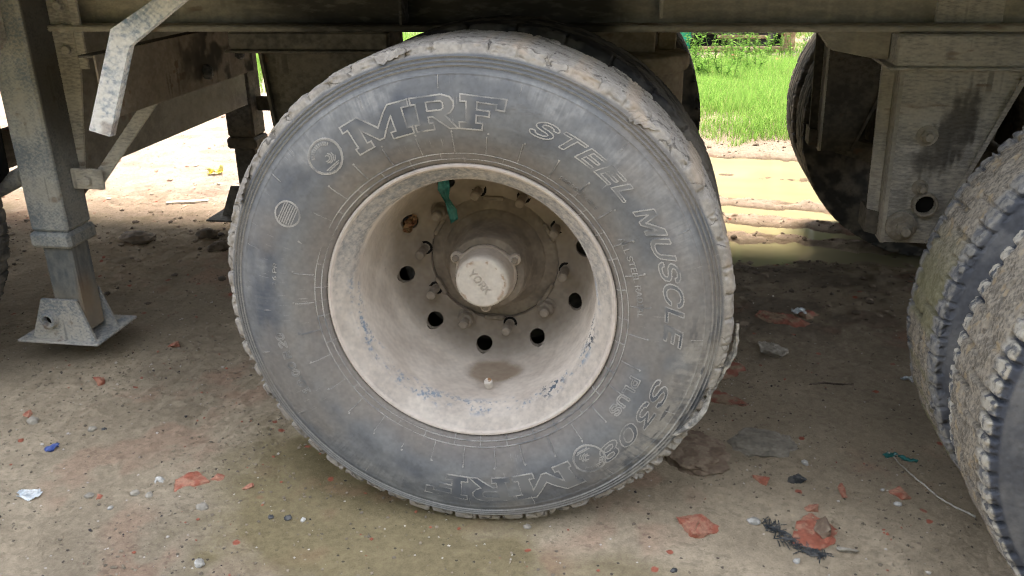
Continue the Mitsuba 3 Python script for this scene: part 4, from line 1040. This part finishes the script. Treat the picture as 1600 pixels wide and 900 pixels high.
lf = [put(scrap(.026, .030, 30 + k, .9, 7), 0, 0, 0, k * 1.1, 1.2 + .3 * k, .4 * k).apply_translation([.2115 * math.cos(a_) + (k - 1) * .006, .266 + .004 * k, ZC + .2115 * math.sin(a_) + (k - 1) * .009]) for k in range(3)]
add('dead_leaf', cat_(*lf), 'brown_leaf_mat', smooth=True, label='crumpled brown leaf stuck in a vent hole of the rim', cat='leaf')

# loose grit: nobody could count it
def gravel(name, n, xr, yr, smin, smax, cols, seed, label, dens=None, flat=.6):
    gg = np.random.default_rng(seed)
    base = trimesh.creation.icosphere(0)
    x_ = gg.uniform(*xr, n * 3); y_ = gg.uniform(*yr, n * 3)
    if dens is not None:
        k = gg.uniform(0, 1, n * 3) < dens(x_, y_); x_, y_ = x_[k], y_[k]
    x_, y_ = x_[:n], y_[:n]; n = len(x_)
    s = smin * (smax / smin) ** (gg.uniform(0, 1, n) ** 2.4)
    z_ = height(x_, y_)
    B = base.vertices[None] * gg.uniform(.7, 1.2, (n, 12, 1)) * gg.uniform(.65, 1.2, (n, 1, 3)) * [1, 1, flat]
    V = B * (s[:, None, None] / 2) + np.stack([x_, y_, z_ + s * .12], -1)[:, None]
    f = (base.faces[None] + 12 * np.arange(n)[:, None, None]).reshape(-1, 3)
    c = np.asarray(cols[0])[gg.choice(len(cols[0]), n, p=cols[1])] * gg.uniform(.75, 1.2, (n, 1))
    add(name, (V.reshape(-1, 3), f), 'gravel_mat', label=label, kind='stuff', color=np.repeat(c, 12, 0))
# the tree belt behind, which the puddles mirror
def tree_belt(yb, seed, label):
    gg = np.random.default_rng(seed); n = 42000
    x_ = gg.uniform(-16, 20, n); t = gg.uniform(0, 1, n)
    H = 6.5 + 4.5 * meshkit.fbm(np.stack([x_ * .35, 0 * x_, 0 * x_], -1), 3, 3)
    y_ = yb + gg.normal(0, 1.0, n) * (1 - .5 * t); z_ = H * t ** .8
    s = gg.uniform(.14, .34, n); d = gg.normal(0, 1, (n, 3)); d /= np.linalg.norm(d, axis=1, keepdims=True)
    e = np.cross(d, gg.normal(0, 1, (n, 3))); e /= np.linalg.norm(e, axis=1, keepdims=True)
    c = np.stack([x_, y_, z_], -1)
    V = np.stack([c + d * s[:, None], c + e * s[:, None] * .6, c - d * s[:, None], c - e * s[:, None] * .6], 1).reshape(-1, 3)
    f = (np.array([(0, 1, 2), (0, 2, 3)])[None] + 4 * np.arange(n)[:, None, None]).reshape(-1, 3)
    col = np.array([(.05, .10, .03), (.08, .14, .035), (.11, .16, .05)])[gg.integers(0, 3, n)]
    add('tree_belt', (V, f), 'grass_mat', label=label, kind='stuff', color=np.repeat(col, 4, 0))
tree_belt(16.5, 44, 'belt of trees beyond the grass, mirrored in the puddles')
tree_belt(-15.0, 45, 'unseen belt of trees added behind the camera to dim the low sky')  # extra trees out of view, put in to block low light
COL = ([(.30, .25, .19), (.20, .17, .13), (.62, .58, .52), (.36, .13, .085), (.055, .05, .05)], [.60, .27, .045, .05, .035])
gravel('gravel', 15000, (-1.9, 1.6), (-.5, 1.4), .002, .011, COL, 71, 'fine grit and crumbs of brick scattered over the sandy mud', lambda x_, y_: .10 + .95 * sstep(.40, .70, meshkit.fbm(np.stack([x_ * 3.2, y_ * 3.2, 0 * x_], -1), 4, 5)) * np.clip(1.35 - .9 * np.exp(-((x_ + .2) / .5) ** 2 - ((y_ - .05) / .4) ** 2), 0, 1))
CLOD = ([(.10, .08, .06), (.17, .135, .10), (.25, .20, .155)], [.5, .3, .2])
gravel('mud_crumbs', 5200, (-2.6, 2.0), (1.0, 3.9), .006, .038, CLOD, 72, 'dark crumbs of churned mud behind the wheels', lambda x_, y_: np.where(x_ < -.9, np.exp(-((y_ - 1.75) / .42) ** 2) * .5, np.exp(-((y_ - 1.62) / .32) ** 2) + .35 * (height(x_, y_) > WATER + .006) * (y_ > 1.9)) * meshkit.fbm(np.stack([x_ * 3, y_ * 6, 0 * x_], -1), 3, 6) * 1.6, .5)
gravel('rubble_crumbs', 700, (-3.6, -1.2), (2.2, 4.8), .006, .040, ([(.50, .32, .25), (.55, .47, .40), (.36, .29, .24)], [.45, .4, .15]), 73, 'brick crumbs on the bright dry ground behind', None, .4)
for k, (x_, y_, sx, sy) in enumerate([(-1.82, 1.68, .16, .09), (-1.56, 1.78, .09, .06), (-1.35, 1.95, .08, .05), (-1.42, 1.62, .10, .05)]):
    thing('mud_clod', lump((sx, sy, .05), 90 + k, 3, .4), 'mud_mat', x_, y_, .014, ['largest dark clod on the mud left of the middle wheel', 'dark clod right of the largest one', 'small dark clod farthest back beside the middle wheel', 'thin dark clod nearest the middle wheel on its left'][k], 'clod', rz=.3 * k)

# ---------------------------------------------------------------- grass, weeds and what stands behind
def grass(name, n, xr, yr, h0, h1, seed, label, wide=.0035):
    gg = np.random.default_rng(seed)
    x_, y_ = gg.uniform(*xr, n), gg.uniform(*yr, n)
    den = meshkit.fbm(np.stack([x_ * 1.6, y_ * 1.6, 0 * x_], -1), 3, seed)
    edge = (meshkit.noise(np.stack([x_ * 5, 0 * x_, 0 * x_], -1), seed + 1) - .5) * .22
    k = (gg.uniform(0, 1, n) < sstep(.22, .50, den)) & (y_ > yr[0] + .12 + edge)
    x_, y_, den = x_[k], y_[k], den[k]; n = len(x_)
    hgt = gg.uniform(h0, h1, n) * (.55 + .9 * den) * (.35 + .65 * sstep(yr[0], yr[0] + .5, y_))
    a_ = gg.uniform(0, 6.283, n); lean = gg.uniform(.1, .7, n) * hgt
    dx, dy = np.cos(a_), np.sin(a_); wx, wy = -dy * wide * .5, dx * wide * .5
    wx = wx * gg.uniform(.6, 1.4, n); z_ = height(x_, y_, False) - .004
    def pt(t, w):
        return np.stack([x_ + dx * lean * t * t + wx * w, y_ + dy * lean * t * t + wy * w, z_ + hgt * t], -1)
    V = np.stack([pt(0, 1), pt(0, -1), pt(.55, .75), pt(.55, -.75), pt(1, 0)], 1).reshape(-1, 3)
    f = (np.array([(0, 1, 3), (0, 3, 2), (2, 3, 4)])[None] + 5 * np.arange(n)[:, None, None]).reshape(-1, 3)
    c0 = np.array([(.25, .45, .10), (.31, .50, .13), (.20, .38, .08), (.42, .45, .20)])[gg.choice(4, n, p=[.4, .33, .2, .07])] * gg.uniform(.8, 1.2, (n, 1))
    c = np.repeat(c0, 5, 0) * np.tile([.75, .75, 1, 1, 1.12], n)[:, None]
    add(name, (V, f), 'grass_mat', label=label, kind='stuff', color=c)
grass('grass', 95000, (-.1, 2.9), (3.72, 6.9), .06, .125, 81, 'bright green grass growing beyond the puddles')
grass('grass', 17000, (-.1, 3.2), (6.8, 9.6), .025, .065, 82, 'thinner grass among rubble farther back', .006)
grass('grass', 15000, (-4.4, -1.6), (4.9, 8.5), .10, .25, 83, 'grass seen through the gap left of the middle wheel', .006)

def weed(x_, y_, hgt, seed, label, group):
    gg = np.random.default_rng(seed); V = []; C = []; fs = []; stems = []
    z_ = ground_z(x_, y_)
    for s in range(gg.integers(4, 7)):
        a_ = gg.uniform(0, 6.28); ln = gg.uniform(.08, .38) * hgt; H = hgt * gg.uniform(.6, 1)
        bx, by = x_ + gg.normal(0, .05), y_ + gg.normal(0, .05)
        t = np.linspace(0, 1, 7)
        path = np.stack([bx + math.cos(a_) * ln * t ** 1.6, by + math.sin(a_) * ln * t ** 1.6, z_ + H * t], -1)
        stems.append(tube(path, np.linspace(.004, .0012, 7), 5))
        for k in range(26):
            u_ = gg.uniform(.12, 1); p = np.array([np.interp(u_, t, path[:, q]) for q in range(3)])
            d_ = gg.uniform(0, 6.28); L = gg.uniform(.03, .075) * (1.15 - .5 * u_); w_ = L * .22; up = gg.uniform(-.1, .7)
            e = np.array([math.cos(d_), math.sin(d_), up]); e /= np.linalg.norm(e); sdir = np.array([-math.sin(d_), math.cos(d_), 0])
            q0 = len(V)
            V += [p, p + e * L * .5 + sdir * w_ + [0, 0, .004], p + e * L * .5 - sdir * w_ + [0, 0, .004], p + e * L - [0, 0, .12 * L]]
            fs += [(q0, q0 + 1, q0 + 2), (q0 + 1, q0 + 3, q0 + 2)]
            C += [np.array([(.17, .33, .07), (.24, .42, .10), (.12, .25, .05)][gg.integers(3)]) * gg.uniform(.8, 1.25)] * 4
    key = numbered('weed_plant')
    tag(key, label, 'plant', group)
    add('stem', cat_(*stems), 'grass_stem_mat', key)
    add('foliage', (np.array(V), np.array(fs)), 'grass_mat', key, color=np.array(C))
scene['grass_stem_mat'] = principled((.14, .22, .06), .8, .2)
gg = np.random.default_rng(5)
WS = [(.62, 6.5, .44), (.72, 6.9, .48), (.82, 6.4, .36), (.92, 7.0, .52), (1.02, 6.6, .44), (1.06, 7.2, .50), (.70, 6.0, .30), (.90, 5.9, .26), (1.2, 7.3, .30), (1.30, 7.0, .24), (1.42, 7.6, .26), (1.55, 7.4, .42), (1.76, 7.4, .30), (.55, 6.1, .30), (1.12, 6.2, .24)]
for k, (x_, y_, h_) in enumerate(WS):
    side = 'near the green barrel' if x_ < .95 else 'in front of the dark parked vehicle' if x_ < 1.45 else 'at the right end of the far grass'
    weed(x_, y_, h_, 200 + k, f'leafy green weed with thin stems {side}', 'tall weeds ' + side)
bar_ = numbered('barrel')
tag(bar_, 'green plastic barrel standing behind the weeds', 'barrel')
add('drum', lathe_z([(0, .0), (.20, .0), (.215, .02), (.225, .15), (.235, .16), (.235, .18), (.225, .19), (.23, .40), (.24, .41), (.24, .43), (.228, .44), (.21, .62), (.19, .66), (.0, .66)], 40, .43, 7.9), 'green_plastic_mat', bar_, smooth=30)
add('bung', lathe_z([(.035, .655), (.035, .675), (0, .676)], 16, .52, 7.9), 'green_plastic_mat', bar_)
PV = 'parked_vehicle'
tag(PV, 'dark low vehicle parked at the far edge of the grass', 'vehicle')
add('underbody', cbox(.05, 1.57, 8.03, 9.85, .02, .189, .005), 'void_mat', PV)  # black block standing for the shadow beneath the vehicle
add('body', cat_(cbox(.0, 1.60, 8.00, 9.9, .19, .80, .02), cbox(.2, 1.5, 8.2, 9.7, .78, 1.35, .12)), 'dark_steel_mat', PV)
for x_ in (.42, 1.25):
    for y_ in (8.01, 9.70):
        add('tyre', lathe_y([(.17, y_), (.28, y_ - .01), (.31, y_ + .02), (.31, y_ + .14), (.28, y_ + .18), (.17, y_ + .17)], 32, x_, .31), 'tyre_far_mat', PV, smooth=40)
add('sill', cbox(.92, 1.42, 7.95, 7.995, .155, .19, .006), 'wood_mat', PV)
thing('plank', cbox(-.42, .42, -.05, .05, 0, .05, .006), 'wood_mat', 1.15, 7.86, -.01, 'brown plank lying in front of the dark parked vehicle', 'plank', rz=.03)
thing('stone', lump((.16, .12, .09), 96, 3, .3), 'clod_mat', 1.22, 7.75, .02, 'pale rounded block in front of the brown plank', 'stone')
PO = 'post'
add(PO, lathe_z([(.055, -.1), (.052, .9), (.045, 1.6), (0, 1.62)], 16, 1.64, 7.95), 'wood_mat', smooth=30, label='grey wooden post right of the dark parked vehicle', cat='post')
gg = np.random.default_rng(9)
for k in range(22):
    x_, y_ = (gg.uniform(1.75, 2.4), gg.uniform(7.4, 9.4)) if k < 13 else (gg.uniform(.9, 1.8), gg.uniform(6.6, 7.4))
    s = gg.uniform(.06, .15); m_ = ('brick_mat', 'brick_mat', 'white_mat', 'stone_mat')[k % 4]
    thing('rubble', chunk((s, s * .7, s * .6), 300 + k, 12), m_, x_, y_, s * .1, ('broken red brick' if 'brick' in m_ else 'white stone' if m_ == 'white_mat' else 'grey stone') + (' in the rubble right of the post' if k < 13 else ' in the sparse grass in front of the parked vehicle'), 'rubble', rz=k, group=('bricks' if 'brick' in m_ else 'white stones' if m_ == 'white_mat' else 'grey stones') + (' right of the post' if k < 13 else ' in the sparse grass'))
